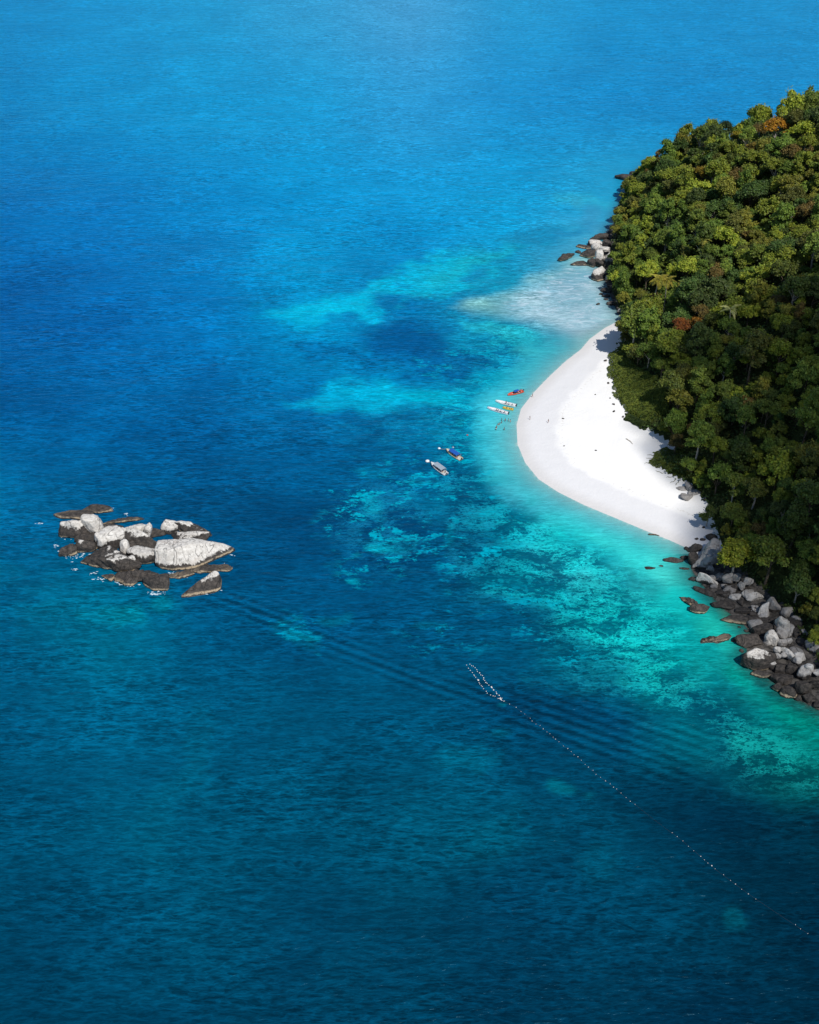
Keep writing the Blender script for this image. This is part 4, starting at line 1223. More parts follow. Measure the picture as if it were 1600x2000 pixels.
# ------------------------------------------------------------------ undergrowth, scrub and creepers
def leaf_mass(name, poly_px, n, h, leaf, tints, label, mound=1.0, z=1.5, seed=3):
    r = np.random.default_rng(seed)
    poly = [tuple(ground(px, py, z)[:2]) for px, py in poly_px]
    A = np.array(poly)
    x, y = r.uniform(A[:, 0].min() - 1, A[:, 0].max() + 1, n * 3), r.uniform(A[:, 1].min() - 1, A[:, 1].max() + 1, n * 3)
    d = signed_distance(x, y, poly)
    d = d + (fbm2(x / 3.0, y / 3.0, 3, 77) - .5) * 4.0
    ok = d > 0
    x, y, d = x[ok][:n], y[ok][:n], d[ok][:n]
    hh = height(x, y) + h * np.minimum(1, np.sqrt(d / 3.0)) * (.55 + .75 * fbm2(x / 2.6, y / 2.6, 3, 13)) * mound - r.uniform(0, .5, len(x)) ** 2
    e = .4
    N = np.stack([r.normal(size=len(x)) * .3, r.normal(size=len(x)) * .3, np.ones(len(x))], 1)
    V, F = leaf_quads(np.stack([x, y, hh], 1), N, leaf, r, .2)
    me = np_mesh(name, V, F, LEAFV)
    q = fbm2(x / 5, y / 5, 3, 5)
    t = np.array(tints[0])[None] * (1 - q[:, None]) + np.array(tints[1])[None] * q[:, None]
    attr(me, 'tint', np.repeat(t, 4, 0), 'FLOAT_COLOR')
    return tag(link(name, me), label, kind='stuff')
leaf_mass('beach_scrub', [(1190, 690), (1215, 680), (1240, 735), (1280, 770), (1310, 810), (1300, 850), (1282, 832), (1250, 838), (1222, 812), (1206, 784), (1198, 758), (1188, 728)], 34000, 2.6, .42,
          ((.12, .16, .03), (.16, .20, .035)), 'smooth green beach scrub spreading from the trees onto the sand')
leaf_mass('dune_bushes', [(1214, 806), (1238, 812), (1262, 826), (1272, 838), (1262, 846), (1240, 836), (1222, 822)], 7000, 1.8, .42, ((.05, .08, .022), (.06, .095, .025)), 'darker low bushes in front of the beach scrub', seed=4)
leaf_mass('beach_creeper', [(1282, 884), (1300, 876), (1336, 886), (1365, 920), (1350, 944), (1318, 932), (1290, 918), (1272, 908), (1262, 902)], 14000, 1.0, .36, ((.15, .18, .035), (.11, .15, .03)), 'creeping green vine running out over the sand', seed=5)
r = np.random.default_rng(12)
parts = []
for px, py, ex, ey in [(1284, 890, 1266, 889), (1284, 897, 1262, 895), (1286, 903, 1258, 906), (1300, 925, 1280, 921), (1318, 932, 1302, 932), (1322, 936, 1308, 945), (1328, 938, 1318, 948)]:
    a, b = on_land(px, py), on_land(ex, ey)
    pts = [a + (b - a) * t + np.array([r.normal() * .2, r.normal() * .3, .12]) for t in np.linspace(0, 1, 7)]
    parts.append(tube(pts, [.10] * 6 + [.04], 4))
me = np_mesh('vine_runners', *join(parts), simple('vine_stem', (.12, .12, .05), .9, .1), True)
tag(link('vine_runners', me), 'thin creeper runners reaching over the sand from the green vine', kind='stuff')
# dark litter and low growth under the canopy
x, y = r.uniform(95, 345, 150000), r.uniform(175, 800, 150000)
vd2 = signed_distance(x, y, VEG); z2 = height(x, y)
a_, b_, _ = traced(x, y, z2)
ok = (vd2 > -.3) & (a_ < 1660) & (b_ > 150) & (b_ < 1450)
x, y, z2 = x[ok], y[ok], z2[ok]
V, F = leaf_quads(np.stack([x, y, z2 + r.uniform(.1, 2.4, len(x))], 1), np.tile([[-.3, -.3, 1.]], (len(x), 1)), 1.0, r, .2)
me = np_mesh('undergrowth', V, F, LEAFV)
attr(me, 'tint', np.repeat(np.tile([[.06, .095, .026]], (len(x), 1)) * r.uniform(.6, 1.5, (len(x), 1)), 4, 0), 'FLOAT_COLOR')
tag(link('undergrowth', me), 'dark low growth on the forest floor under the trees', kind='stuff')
print('UNDER', len(x))

# ------------------------------------------------------------------ coconut palms
def frond_mesh(seed):
    r = np.random.default_rng(seed)
    L = 4.2
    Vp, Fp = tube([(0, 0, 0), (L * .3, 0, .55), (L * .6, 0, .45), (L, 0, -.9)], [.05, .04, .03, .01], 4)
    V, F, o = [Vp], [Fp], len(Vp)
    for t in np.linspace(.12, .98, 18):
        x = L * t; z = 2.1 * t - 3.0 * t * t + .0
        z = np.interp(t, [0, .3, .6, 1], [0, .55, .45, -.9])
        w = 1.0 * math.sin(math.pi * min(1, t * .9 + .1)) ** .6 + .15
        for s in (-1, 1):
            V.append(np.array([(x, 0, z), (x + .14, 0, z), (x + .5, s * w, z - .45), (x + .36, s * w, z - .45)]))
            F.append(np.array([[0, 1, 2, 3]]) + o); o += 4
    return np_mesh('frond', np.concatenate(V), np.concatenate(F), LEAF)
FRONDS = [frond_mesh(s) for s in range(3)]

def palm(px, py, h, lean, tint, label, n=15, pale=True, sc=1.0):
    # px, py: middle of the frond head
    p = on_land(px, py + 10)
    for _ in range(6):
        q = ground(px, py, p[2] + h)
        p = np.array([q[0], q[1], p[2] * .4 + .6 * max(.5, float(height(q[:1], q[1:2])[0]))])
    e = link('coconut_palm', None, None, tuple(p + np.array([-lean[0], -lean[1], 0])))
    g = float(height(np.array([p[0] - lean[0]]), np.array([p[1] - lean[1]]))[0])
    e.location.z = g
    top = np.array([lean[0], lean[1], p[2] + h - g])
    pts = [np.array([0, 0, -.6]), np.array([0, 0, 0]) + top * [.1, .1, .3], top * [.45, .45, .65], top]
    link('trunk', np_mesh('trunk', *tube(pts, [.34, .26, .22, .17], 8), PALEBARK if pale else BARK, True), e)
    for i in range(n):
        a = 2 * math.pi * i / n * 2.4 + i * .17
        c = link('frond', FRONDS[i % 3], e, tuple(top), (0, (-.75 + 1.5 * ((i * 7 % n) / n)), a), (sc, sc, sc))
        c.color = (*tint, 1)
    tag(e, label, 'palm tree', 'coconut palms in the forest')
palm(1287, 545, 20, (1.0, -.6), (.34, .30, .05), 'tall yellow-fronded palm with pale bare trunk above the beach tip', sc=1.1)
palm(1303, 547, 17, (-.5, .4), (.32, .28, .05), 'second yellow-fronded palm just right of the tallest')
palm(1340, 556, 14, (.8, 0), (.20, .22, .04), 'green palm right of the two yellow-fronded ones', sc=.85)
palm(1374, 468, 15, (0, .5), (.33, .32, .07), 'lone pale green palm in the middle of the sunny slope', sc=.9)
palm(1427, 604, 14, (-1.0, 0), (.40, .42, .18), 'slanting whitish palm left of the lime green tree', n=10, sc=1.0)
palm(1372, 430, 10, (0, 0), (.17, .19, .03), 'dark green palm above the lone pale one', sc=.9)
CLOUD_A, CLOUD_N = 0.24, 70

# ------------------------------------------------------------------ thin cloud drifting high above the near hillside (it casts the soft shade there)
k = Nodes('cloud_vapour')
tr = k.n('ShaderNodeBsdfTransparent')
df = k.n('ShaderNodeBsdfDiffuse'); df.inputs[0].default_value = (.9, .9, .9, 1)
lw = k.n('ShaderNodeLayerWeight'); lw.inputs[0].default_value = .5
m = k.n('ShaderNodeMixShader')
k.l(k.math('MULTIPLY', k.math('SUBTRACT', 1.0, lw.outputs['Facing']), CLOUD_A), m.inputs[0])
k.l(tr.outputs[0], m.inputs[1]); k.l(df.outputs[0], m.inputs[2])
VAP = k.finish(m)
r = np.random.default_rng(31)
SHADE = [tuple(ground(px, py, 12)[:2]) for px, py in [(1240, 700), (1290, 670), (1380, 660), (1450, 640), (1500, 655), (1620, 560), (1900, 900), (1900, 1500), (1600, 1330), (1450, 1120), (1390, 1010), (1320, 840), (1260, 760)]]
A = np.array(SHADE)
off = np.array([SUN_DIR.x, SUN_DIR.y]) / SUN_DIR.z
parts = []
dirs, FI = ICO[3]
CZ = 620.0
n = 0
pts = [(p[0], p[1], 1.0) for p in r.uniform([A[:, 0].min(), A[:, 1].min()], [A[:, 0].max(), A[:, 1].max()], (400, 2))]
xs_, ys_ = np.array([p[0] for p in pts]), np.array([p[1] for p in pts])
dd = signed_distance(xs_, ys_, SHADE)
extra = [tuple(ground(px, py, 55)[:2]) for px, py in [(1585, 410), (1570, 450), (1600, 380), (1440, 480), (1560, 600)]]
use = [(x, y, min(24, 9 + max(d, 0) * .8)) for x, y, d in zip(xs_, ys_, dd) if d > 2][:CLOUD_N] + [(x, y, 10) for x, y in extra]
for x, y, rad_ in use:
    c = np.array([x, y, 0]) + np.array([off[0], off[1], 1]) * (CZ - 20 + r.uniform(-25, 25))
    c[2] = CZ + (c[2] - CZ)
    V = dirs * (1 + (vnoise3(dirs * 2.2 + r.uniform(0, 50), 3)[:, None] - .5) * .7) * rad_ * r.uniform(.7, 1.2) * np.array([1.15, 1.15, .6]) + c
    parts.append((V, FI))
me = np_mesh('cloud', *join(parts), VAP, True)
tag(link('cloud', me), 'thin white cloud above the near end of the island', kind='stuff')

# ------------------------------------------------------------------ people
SKIN = simple('skin', (0.36, 0.20, 0.13), 0.6, 0.3, vary=.08)
HAIR = simple('hair', (0.02, 0.015, 0.012), 0.6, 0.3)
CLOTH = {n: simple('cloth_' + n, c, 0.85, 0.1, vary=.15, scale=5) for n, c in dict(red=(.45, .05, .04), orange=(.75, .22, .05), black=(.03, .03, .035), blue=(.04, .08, .30), white=(.7, .7, .68), maroon=(.22, .03, .04), teal=(.03, .20, .22)).items()}

def skinned(name, joints, bones, sub=1):
    me = bpy.data.meshes.new(name + '_rig')
    me.from_pydata([j[:3] for j in joints], bones, [])
    o = bpy.data.objects.new(name + '_rig', me)
    COL.objects.link(o)
    o.modifiers.new('s', 'SKIN')
    for v, j in zip(me.skin_vertices[0].data, joints):
        v.radius = (j[3], j[4] if len(j) > 4 else j[3])
    me.skin_vertices[0].data[0].use_root = True
    if sub:
        m = o.modifiers.new('d', 'SUBSURF'); m.levels = sub; m.render_levels = sub
    dg = bpy.context.evaluated_depsgraph_get()
    out = bpy.data.meshes.new_from_object(o.evaluated_get(dg))
    out.name = name
    bpy.data.objects.remove(o); bpy.data.meshes.remove(me)
    for p in out.polygons: p.use_smooth = True
    return out

def figure(pose):
    """1.7 m figure facing +x: returns body, shorts, shirt, hair meshes"""
    s = {'stand': dict(h=.92, k=((.02, .10, .50), (.02, -.10, .50)), f=((0, .11, .07), (0, -.11, .07)), e=((-.02, .27, 1.13), (-.02, -.27, 1.13)), w=((.06, .29, .88), (.10, -.26, .90))),
         'walk': dict(h=.90, k=((.22, .10, .50), (-.04, -.10, .47)), f=((.26, .10, .07), (-.36, -.11, .12)), e=((-.12, .26, 1.12), (.10, -.26, 1.12)), w=((-.10, .28, .88), (.30, -.25, .98))),
         'sit': dict(h=.46, k=((.42, .12, .48), (.42, -.12, .48)), f=((.44, .12, .07), (.44, -.12, .07)), e=((.05, .27, .68), (.05, -.27, .68)), w=((.28, .2, .56), (.28, -.2, .56)))}[pose]
    h = s['h']
    J = [(0, 0, h, .13, .11), (0, 0, h + .20, .12, .10), (0, 0, h + .44, .16, .10), (0, 0, h + .56, .055), (.02, 0, h + .63, .08), (.02, 0, h + .74, .095), (.01, 0, h + .81, .06)]
    B = [(0, 1), (1, 2), (2, 3), (3, 4), (4, 5), (5, 6)]
    for i, sd in enumerate((1, -1)):
        n = len(J)
        J += [(0, sd * .10, h - .05, .085), (*s['k'][i], .058), (*s['f'][i], .042), (s['f'][i][0] + .15, s['f'][i][1], .035, .035)]
        B += [(0, n), (n, n + 1), (n + 1, n + 2), (n + 2, n + 3)]
        n = len(J)
        e, w = s['e'][i], s['w'][i]
        d = np.array(w) - np.array(e); d /= np.linalg.norm(d)
        J += [(0, sd * .19, h + .44, .055), (*e, .042), (*w, .030), (*(np.array(w) + d * .09), .035)]
        B += [(2, n), (n, n + 1), (n + 1, n + 2), (n + 2, n + 3)]
        q = len(J)
        for fi in range(5):     # fingers
            a = (fi - 2) * .018
            J.append((*(np.array(w) + d * (.16 if fi else .12) + np.array([a, sd * (.035 if fi == 0 else 0), 0])), .009))
            B.append((n + 3, q + fi))
    body = skinned('person', J, B, 1)
    sh = [(0, 0, h, .15, .13), (0, 0, h + .10, .14, .12)]
    sb = [(0, 1)]
    for i, sd in enumerate((1, -1)):
        n = len(sh)
        kk = np.array(s['k'][i]); hp = np.array([0, sd * .10, h - .05])
        m_ = hp + (kk - hp) * .6
        sh += [(*hp, .105), (*m_, .09)]
        sb += [(0, n), (n, n + 1)]
    shorts = skinned('shorts', sh, sb, 1)
    shirt = skinned('shirt', [(0, 0, h + .12, .145, .125), (0, 0, h + .28, .145, .12), (0, 0, h + .46, .185, .125), (0, .21, h + .43, .075), (0, .255, h + .28, .065), (0, -.21, h + .43, .075), (0, -.255, h + .28, .065)],
                    [(0, 1), (1, 2), (2, 3), (3, 4), (2, 5), (5, 6)], 1)
    hair = skinned('hair', [(-.015, 0, h + .76, .105), (-.02, 0, h + .83, .075), (-.06, 0, h + .68, .07)], [(0, 1), (0, 2)], 1)
    return body, shorts, shirt, hair
FIG = {p: figure(p) for p in ('stand', 'walk', 'sit')}
def recol(me, mat):
    key = me.name + mat.name
    if key not in recol.c:
        m = me.copy(); m.materials.clear(); m.materials.append(mat); recol.c[key] = m
    return recol.c[key]
recol.c = {}
def person(loc, rot, pose, bottom, top, label, group, sc=1.0):
    body, shorts, shirt, hair = FIG[pose]
    o = link('person', recol(body, SKIN), None, loc, (0, 0, rot), (sc, sc, sc))
    link('shorts', recol(shorts, CLOTH[bottom]), o)
    if top: link('shirt', recol(shirt, CLOTH[top]), o)
    link('hair', recol(hair, HAIR), o)
    return tag(o, label, 'person', group)

def wade(px, py, pose, bottom, top, label, rot=0, group='people in the shallows'):
    p = ground(px, py)
    z = float(height(p[:1], p[1:2])[0])
    if z > 0: p = on_land(px, py); z = p[2]
    person((p[0], p[1], max(z, -.45)), rot, pose, bottom, top, label, group)
wade(973, 831, 'stand', 'orange', None, 'bather with orange shorts beside the dark-dressed one left of the group', 1.0)
wade(976, 830, 'stand', 'white', None, 'pale-clothed bather touching shoulders with the one in orange shorts', 4.0)
wade(980, 827, 'walk', 'black', 'black', 'bather all in black next to the pale-clothed one', 2.2)
wade(980, 822, 'stand', 'teal', 'black', 'bather farthest out behind the one in black', .3)
wade(987, 823, 'stand', 'blue', 'black', 'dark-dressed bather in the upper middle of the group', 5.0)
wade(993, 823, 'stand', 'red', None, 'bather with red swimwear, right of the dark-dressed one', 3.3)
wade(997, 825, 'walk', 'orange', 'white', 'bather in orange and white nearest the sand', .6)
wade(969, 840, 'stand', 'black', 'white', 'bather in white shirt, lower and farthest left of the group', 1.4)
wade(970, 836, 'stand', 'orange', 'black', 'bather in black shirt and orange shorts behind the white-shirted one', 4.4)
wade(985, 840, 'stand', 'black', 'teal', 'lone dark bather below the group', 2.0)
wade(1040, 776, 'walk', 'black', 'black', 'dark-clothed person wading alone near the red boat', 2.6)
wade(1035, 820, 'stand', 'white', None, 'person standing on the wet sand at the water edge', 0.4, 'people on the beach')
wade(1071, 826, 'walk', 'black', 'maroon', 'person in dark clothes walking alone on the bright sand', 3.4, 'people on the beach')

# ------------------------------------------------------------------ boats
PAINT = {n: simple('paint_' + n, c, 0.35, 0.5, vary=.05) for n, c in dict(white=(.75, .76, .76), red=(.62, .07, .035), yellow=(.70, .48, .06), blue=(.015, .10, .42), grey=(.30, .36, .42), dark=(.035, .04, .05), deck=(.45, .47, .48), wood=(.28, .17, .08), cream=(.66, .60, .48)).items()}
def bm_boxes(name, boxes, mat, bev=.02):
    bm = bmesh.new()
    for (x, y, z, sx, sy, sz) in boxes:
        bmesh.ops.create_cube(bm, size=1.0, matrix=Matrix.Translation((x, y, z)) @ Matrix.Diagonal((sx, sy, sz, 1)))
    if bev: bmesh.ops.bevel(bm, geom=bm.edges[:], offset=bev, segments=1, affect='EDGES')
    me = bpy.data.meshes.new(name); bm.to_mesh(me); bm.free(); me.materials.append(mat)
    return me

def hull_meshes(L, B, mat, trim, name='hull'):
    n = 19
    T = np.linspace(0, 1, n)
    V, F = [], []
    def halfw(t): return B / 2 * (.86 + .14 * min(1, t / .3)) * (1 - max(0, (t - .5) / .5) ** 2.3) + .02
    def sheer(t): return .62 + .45 * max(0, t - .35) ** 1.5 * 1.6
    rows = 8
    for t in T:
        x = (t - .5) * L
        w, s = halfw(t), sheer(t)
        rake = .10 * L * max(0, t - .8) * 0
        k_ = -.30 + .62 * max(0, t - .72) ** 1.6 * 3.0
        prof = [(0, k_), (w * .62, k_ + .14), (w * .93, .12), (w, s), (w - min(.09, w * .6), s + .01), (max(w - .14, .0), s - .06), (max(w - .22, 0), .12), (0, .10)]
        for y, z in prof: V.append((x, y, z))
        for y, z in prof: V.append((x, -y, z))
    R2 = rows * 2
    for i in range(n - 1):
        for sgn in (0, rows):
            for j in range(rows - 1):
                a = i * R2 + sgn + j
                q = (a, a + R2, a + R2 + 1, a + 1)
                F.append(q if sgn == 0 else q[::-1])
    # transom
    for j in range(rows - 1):
        F.append((j, j + 1, rows + j + 1, rows + j))
    me = np_mesh(name, np.array(V), np.array(F), mat, True)
    rail = join([tube([((t - .5) * L, s_ * (halfw(t) - .02), sheer(t) + .03) for t in T], [.045] * n, 6) for s_ in (1, -1)])
    return me, np_mesh('rub_rail', *rail, trim, True)

def motor(parent, x):
    m = link('outboard_motor', bm_boxes('outboard_motor', [(x - .18, 0, .95, .42, .34, .46), (x - .16, 0, .35, .16, .12, .95), (x - .20, 0, -.12, .42, .08, .06)], PAINT['dark'], .04), parent)
    return m

def boat(stern_px, bow_px, B, paint, trim, label, canopy=None, console=False, name='motor_boat', benches=4, motors=1, group='boats moored off the beach', fend=False, crew=()):
    a, b = ground(*stern_px), ground(*bow_px)
    d = b - a
    L = float(np.linalg.norm(d))
    c = (a + b) / 2
    e = link(name, None, None, (c[0], c[1], 0.0), (0, 0, math.atan2(d[1], d[0])))
    tag(e, label, 'boat', group)
    h, rail = hull_meshes(L, B, PAINT[paint], PAINT[trim])
    link('hull', h, e); link('rub_rail', rail, e)
    link('floor_boards', bm_boxes('floor_boards', [(-L * .08, 0, .17, L * .62, B * .62, .03)], PAINT['deck'], 0), e)
    for i in range(benches):
        x = -L * .30 + i * L * .15
        link('bench', bm_boxes('bench', [(x, 0, .48, .34, B * .80, .05), (x, 0, .30, .10, B * .5, .32)], PAINT['cream' if canopy else 'dark'], .01), e)
    link('foredeck', bm_boxes('foredeck', [(L * .335, 0, .72, L * .12, B * .42, .04), (L * .42, 0, .86, L * .05, B * .2, .05)], PAINT[paint], .02), e)
    for i in range(motors):
        mo = motor(e, -L / 2)
        mo.location.y = (i - (motors - 1) / 2) * .55
    if console:
        cs_ = link('console', bm_boxes('console', [(-L * .18, 0, .75, .6, .8, .8)], PAINT['white'], .06), e)
        link('windscreen', bm_boxes('windscreen', [(-L * .18 + .28, 0, 1.32, .04, .76, .34)], PAINT['dark'], 0), cs_)
    if canopy:
        cx0, cl = -L * .06, L * .56
        n = 9
        V = []
        for i in range(n):
            for j in range(7):
                y = (j / 6 - .5) * B * .98
                V.append((cx0 + (i / (n - 1) - .5) * cl, y, 2.12 - .22 * (j / 3 - 1) ** 2 - .05 * abs(math.sin(i * math.pi / 2.0))))
        F = [(i * 7 + j, (i + 1) * 7 + j, (i + 1) * 7 + j + 1, i * 7 + j + 1) for i in range(n - 1) for j in range(6)]
        V = np.array(V); F = np.array(F)
        V2 = np.concatenate([V, V - [0, 0, .05]]); F2 = np.concatenate([F, F[:, ::-1] + len(V)])
        link('canopy', np_mesh('canopy', V2, F2, PAINT[canopy], True), e)
        for i in (0, 1, 2, 3):
            for s_ in (1, -1):
                x = cx0 + (i / 3 - .5) * cl * .96
                link('canopy_post', np_mesh('canopy_post', *tube([(x, s_ * B * .43, .55), (x, s_ * B * .44, 1.93)], [.03, .03], 5), PAINT['white'], True), e)
    if fend:
        for s_ in (1, -1):
            link('hand_rail', np_mesh('hand_rail', *tube([(L * .18, s_ * B * .40, .95), (L * .30, s_ * B * .36, 1.15), (L * .43, s_ * B * .12, 1.2)], [.025] * 3, 5), PAINT['white'], True), e)
    R = Matrix.Rotation(e.rotation_euler.z, 4, 'Z')
    for (fx_, fy_, pose, bo, to, lab) in crew:
        v = R @ Vector((fx_ * L, fy_ * B, 0.06 if pose == 'sit' else .19))
        person((c[0] + v.x, c[1] + v.y, v.z), e.rotation_euler.z + (0 if pose == 'sit' else 1.5), pose, bo, to, lab, 'people aboard the boats')
    return e
boat((872, 928), (842, 906), 2.5, 'white', 'white', 'white passenger boat with grey canopy, lower of the two moored boats', 'grey', False, 'passenger_boat', 4, 1, fend=True,
     crew=[(-.30, .2, 'sit', 'black', 'maroon', 'passenger in maroon at the stern bench of the grey-canopied boat'), (-.15, -.22, 'sit', 'black', 'red', 'passenger in red in the middle of the grey-canopied boat'),
           (0, .2, 'sit', 'blue', 'maroon', 'passenger towards the bow under the grey canopy'), (-.40, -.1, 'stand', 'black', 'white', 'crewman in white standing at the motor of the grey-canopied boat')])
boat((901, 899), (872, 880), 2.3, 'cream', 'yellow', 'cream boat with bright blue canopy moored above the grey-canopied one', 'blue', False, 'passenger_boat', 4, 1, fend=True,
     crew=[(-.30, .2, 'sit', 'black', 'orange', 'passenger in an orange vest at the stern of the blue-canopied boat'), (-.15, -.22, 'sit', 'black', 'maroon', 'passenger in maroon in the middle of the blue-canopied boat'),
           (0, .2, 'sit', 'blue', 'red', 'passenger in red towards the bow under the blue canopy')])
boat((1008, 794), (968, 785), 2.1, 'white', 'white', 'open white speedboat, upper of the two beached side by side', None, True, 'speedboat', 3, 2,
     crew=[(-.02, .1, 'stand', 'black', 'blue', 'person in blue standing in the upper white speedboat')])
boat((993, 809), (952, 798), 2.2, 'white', 'blue', 'open white speedboat with dark seats, lower of the pair by the sand', None, True, 'speedboat', 3, 2,
     crew=[(.05, 0, 'sit', 'black', 'black', 'person in black seated in the lower white speedboat')])
boat((1003, 801), (982, 798), 1.2, 'yellow', 'wood', 'small yellow rowing boat between the two white speedboats', None, False, 'rowing_boat', 2, 0,
     crew=[(.1, 0, 'sit', 'teal', 'orange', 'person in orange seated in the small yellow boat')])
rb = boat((1022, 765), (992, 773), 1.9, 'red', 'wood', 'red wooden boat with a rolled blue awning, nearest the sand', None, False, 'fishing_boat', 3, 1,
          crew=[(-.33, .1, 'stand', 'black', 'blue', 'person in blue standing at the stern of the red boat')])
aw = bm_boxes('awning', [(0, 0, 1.45, 2.4, 1.5, .06)], PAINT['blue'], .02)
link('awning', aw, rb, (-.4, 0, 0), (0, .08, 0))
for s_ in (1, -1):
    for x in (-1.3, .6):
        link('awning_post', np_mesh('awning_post', *tube([(x, s_ * .66, .5), (x, s_ * .66, 1.44)], [.03, .03], 5), PAINT['wood'], True), rb)
# mooring floats and the rope to each
def mooring(px, py, r_, mat, label, to=None, group='mooring floats near the moored boats'):
    p = ground(px, py)
    e = link('mooring_float', None, None, (p[0], p[1], .08)); tag(e, label, 'buoy', group)
    bm = bmesh.new(); bmesh.ops.create_uvsphere(bm, u_segments=14, v_segments=9, radius=r_, matrix=Matrix.Diagonal((1.15, 1, .8, 1)))
    me = bpy.data.meshes.new('float_body'); bm.to_mesh(me); bm.free(); me.materials.append(mat)
    for q in me.polygons: q.use_smooth = True
    link('float_body', me, e)
    link('ring', np_mesh('ring', *tube([(.0, 0, r_ * .7), (.06, 0, r_ * .7 + .12), (-.06, 0, r_ * .7 + .12), (0, 0, r_ * .7)], [.02] * 4, 4), PAINT['dark'], True), e)
    if to is not None:
        q = ground(*to) - p
        link('rope', np_mesh('rope', *tube([(0, 0, 0), (q[0] * .5, q[1] * .5, .02), (q[0], q[1], .7)], [.045] * 3, 4), PAINT['cream'], True), e)
mooring(835, 901, .75, PAINT['white'], 'white float left of the grey-canopied boat, tied to its bow', (842, 906))
mooring(858, 876, .5, PAINT['white'], 'small white float left of the blue-canopied boat, tied to its bow', (872, 880))
mooring(885, 874, .4, PAINT['grey'], 'pale float just behind the blue canopy')
mooring(913, 850, .35, CLOTH['red'], 'small red float alone on the reef above the moored boats')
# float line of the swimming area
FW = simple('float_foam', (.85, .83, .78), .5, .4, vary=.05)
e0 = ground(984, 1370)
fl = link('float_line', None, None, (e0[0], e0[1], 0)); tag(fl, 'long line of small white floats strung across the dark blue water', 'float line')
bm = bmesh.new(); bmesh.ops.create_uvsphere(bm, u_segments=8, v_segments=6, radius=.17, matrix=Matrix.Diagonal((1.3, 1, .85, 1)))
fme = bpy.data.meshes.new('float'); bm.to_mesh(fme); bm.free(); fme.materials.append(FW)
r = np.random.default_rng(8)
strings = [([(913, 1300), (916, 1308), (920, 1311), (932, 1327), (940, 1339), (948, 1350), (955, 1357), (965, 1360), (977, 1366), (984, 1370)], 4.6),
           ([(919, 1298), (925, 1302), (934, 1312), (942, 1322), (948, 1332), (960, 1342), (970, 1355), (978, 1362), (984, 1370)], 4.0),
           ([(984, 1370), (1003, 1379), (1022, 1392), (1042, 1410), (1063, 1424), (1085, 1443), (1112, 1466), (1130, 1480), (1147, 1497), (1170, 1517), (1190, 1530), (1213, 1550), (1240, 1571), (1276, 1600), (1330, 1640), (1400, 1700), (1460, 1745), (1500, 1772), (1580, 1825)], 9.5)]
nf = 0
for pts, step in strings:
    G_ = np.array([ground(*p) for p in pts]) - e0
    G_[:, 2] = .03
    link('rope', np_mesh('rope', *tube(G_, [.03] * len(G_), 4), PAINT['dark'], True), fl)
    Pp = np.array(pts, float)
    seg = np.hypot(*np.diff(Pp, axis=0).T); cum = np.concatenate([[0], np.cumsum(seg)])
    s_ = 0
    while s_ < cum[-1]:
        if s_ > 330 and math.sin(s_ * .021) > .72: s_ += step; continue
        q = ground(np.interp(s_, cum, Pp[:, 0]) + r.normal() * .8, np.interp(s_, cum, Pp[:, 1]) + r.normal() * .6) - e0
        big_ = r.random()
        z = (1.9 if big_ > .95 else 1.3 if big_ > .75 else .95) * (.42 if step > 9 else .7)
        link('float', fme, fl, (q[0], q[1], .06), (0, 0, r.uniform(0, 3)), (z, z, z))
        nf += 1
        s_ += step * r.uniform(.6, 1.5) * (1 if s_ < 330 else 1.35)
print('FLOATS', nf)

# ------------------------------------------------------------------ driftwood
def log(px, py, ex, ey, rad_, label, mat=None):
    a, b = on_land(px, py), on_land(ex, ey)
    if a[2] < .05: a[2] = b[2] = .02
    c = (a + b) / 2
    V, F = tube([a - c, (b - a) * .1 + a - c + [0, 0, .1], (b - a) * .6 + a - c + [.2, .2, .15], b - c + [0, 0, .1]], [rad_, rad_ * 1.1, rad_ * .8, rad_ * .4], 8)
    o = link('driftwood_log', np_mesh('driftwood_log', V, F, mat or PALEBARK, True), None, tuple(c))
    tag(o, label, 'driftwood', 'driftwood on and off the beach')
    d = b - a
    br = np_mesh('branch', *tube([(0, 0, 0), (-d[1] * .12 + d[0] * .1, d[0] * .12 + d[1] * .1, .3)], [rad_ * .5, rad_ * .2], 5), mat or PALEBARK, True)
    link('branch', br, o, tuple(a - c + d * .35))
log(1223, 857, 1236, 868, .22, 'grey driftwood log lying on the open sand')
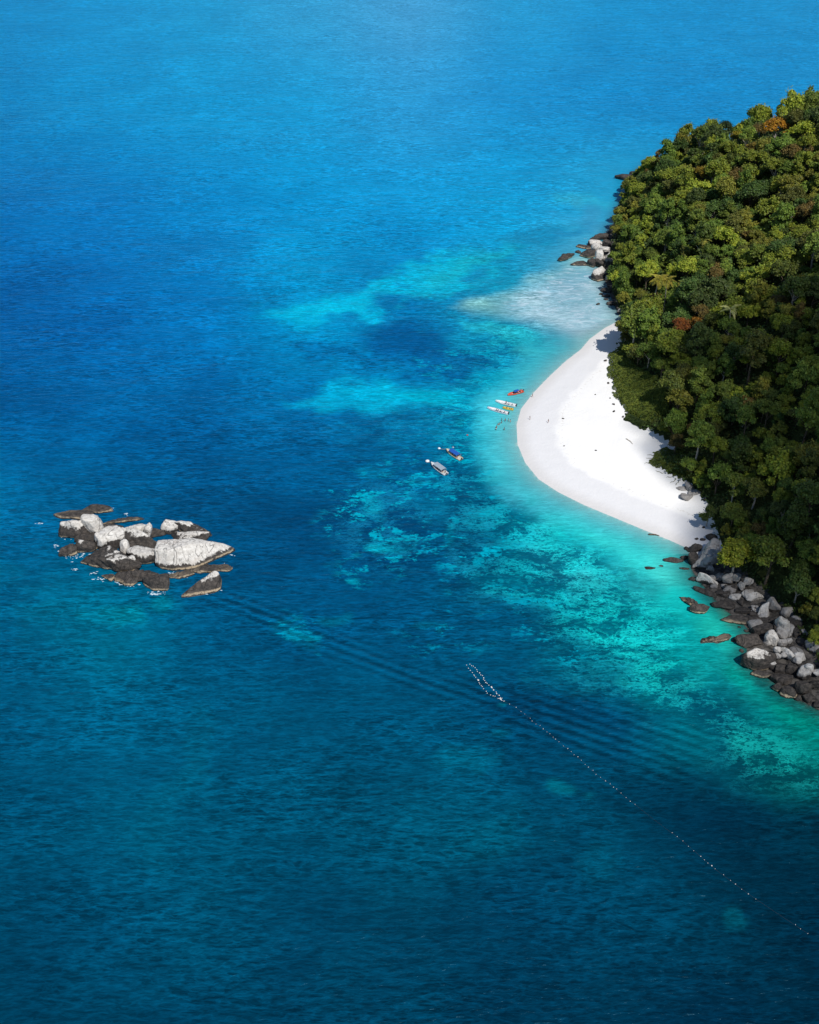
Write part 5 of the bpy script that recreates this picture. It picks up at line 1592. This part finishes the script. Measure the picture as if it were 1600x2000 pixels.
log(1200, 732, 1209, 742, .2, 'pale dead log in the edge of the scrub')
log(1294, 888, 1304, 904, .2, 'pale dead trunk lying in the green creeper')
log(1267, 1044, 1288, 1047, .35, 'dark waterlogged log in the turquoise shallows', BARK)

# ------------------------------------------------------------------ foam round the islet
k = Nodes('foam_bubbles')
FOAM = k.finish(k.principled(k.mix(k.noise(k.pos(), 2.0, 4), (.30, .46, .55), (.62, .70, .74)), .7, .3))
parts = []
r = np.random.default_rng(5)
spots = [(112, 1067, 8, 4, 40), (142, 1087, 20, 7, 150), (160, 1080, 14, 6, 90), (146, 1112, 10, 3, 50), (196, 1131, 12, 3, 60), (250, 1143, 16, 3.5, 110), (232, 1137, 10, 4, 60), (304, 1160, 16, 3.5, 130), (315, 1153, 10, 5, 60),
         (421, 1153, 8, 4, 70), (211, 994, 9, 3, 50), (247, 1004, 4, 2.5, 30), (366, 1125, 12, 3, 60), (336, 1120, 10, 3, 40), (438, 1104, 6, 4, 40), (76, 1022, 12, 2.5, 40), (128, 1052, 8, 5, 40), (455, 1085, 5, 3, 20), (186, 1120, 8, 3, 30),
         (1144, 466, 4, 1.2, 14), (396, 1160, 14, 3, 30), (182, 1048, 7, 3, 30)]
for px, py, rx, ry, n in spots:
    for i in range(int(n * .22)):
        p = ground(px + r.normal() * rx * .55, py + r.normal() * ry * .55)
        s_ = r.uniform(.08, .30)
        a0 = r.uniform(0, 6.28)
        m_ = 6
        ang_ = np.linspace(0, 2 * math.pi, m_, endpoint=False) + a0
        rr = s_ * r.uniform(.4, 1.2, m_)
        V = np.stack([p[0] + np.cos(ang_) * rr * 2.0, p[1] + np.sin(ang_) * rr, np.full(m_, .05 + r.uniform(0, .05))], 1)
        V = np.concatenate([V, [[p[0], p[1], .12 + s_ * .2]]])
        F = np.array([(j, (j + 1) % m_, m_) for j in range(m_)])
        parts.append((V, F))
me = np_mesh('sea_foam', *join(parts), FOAM)
tag(link('sea_foam', me), 'white foam breaking round the islet boulders', kind='stuff')
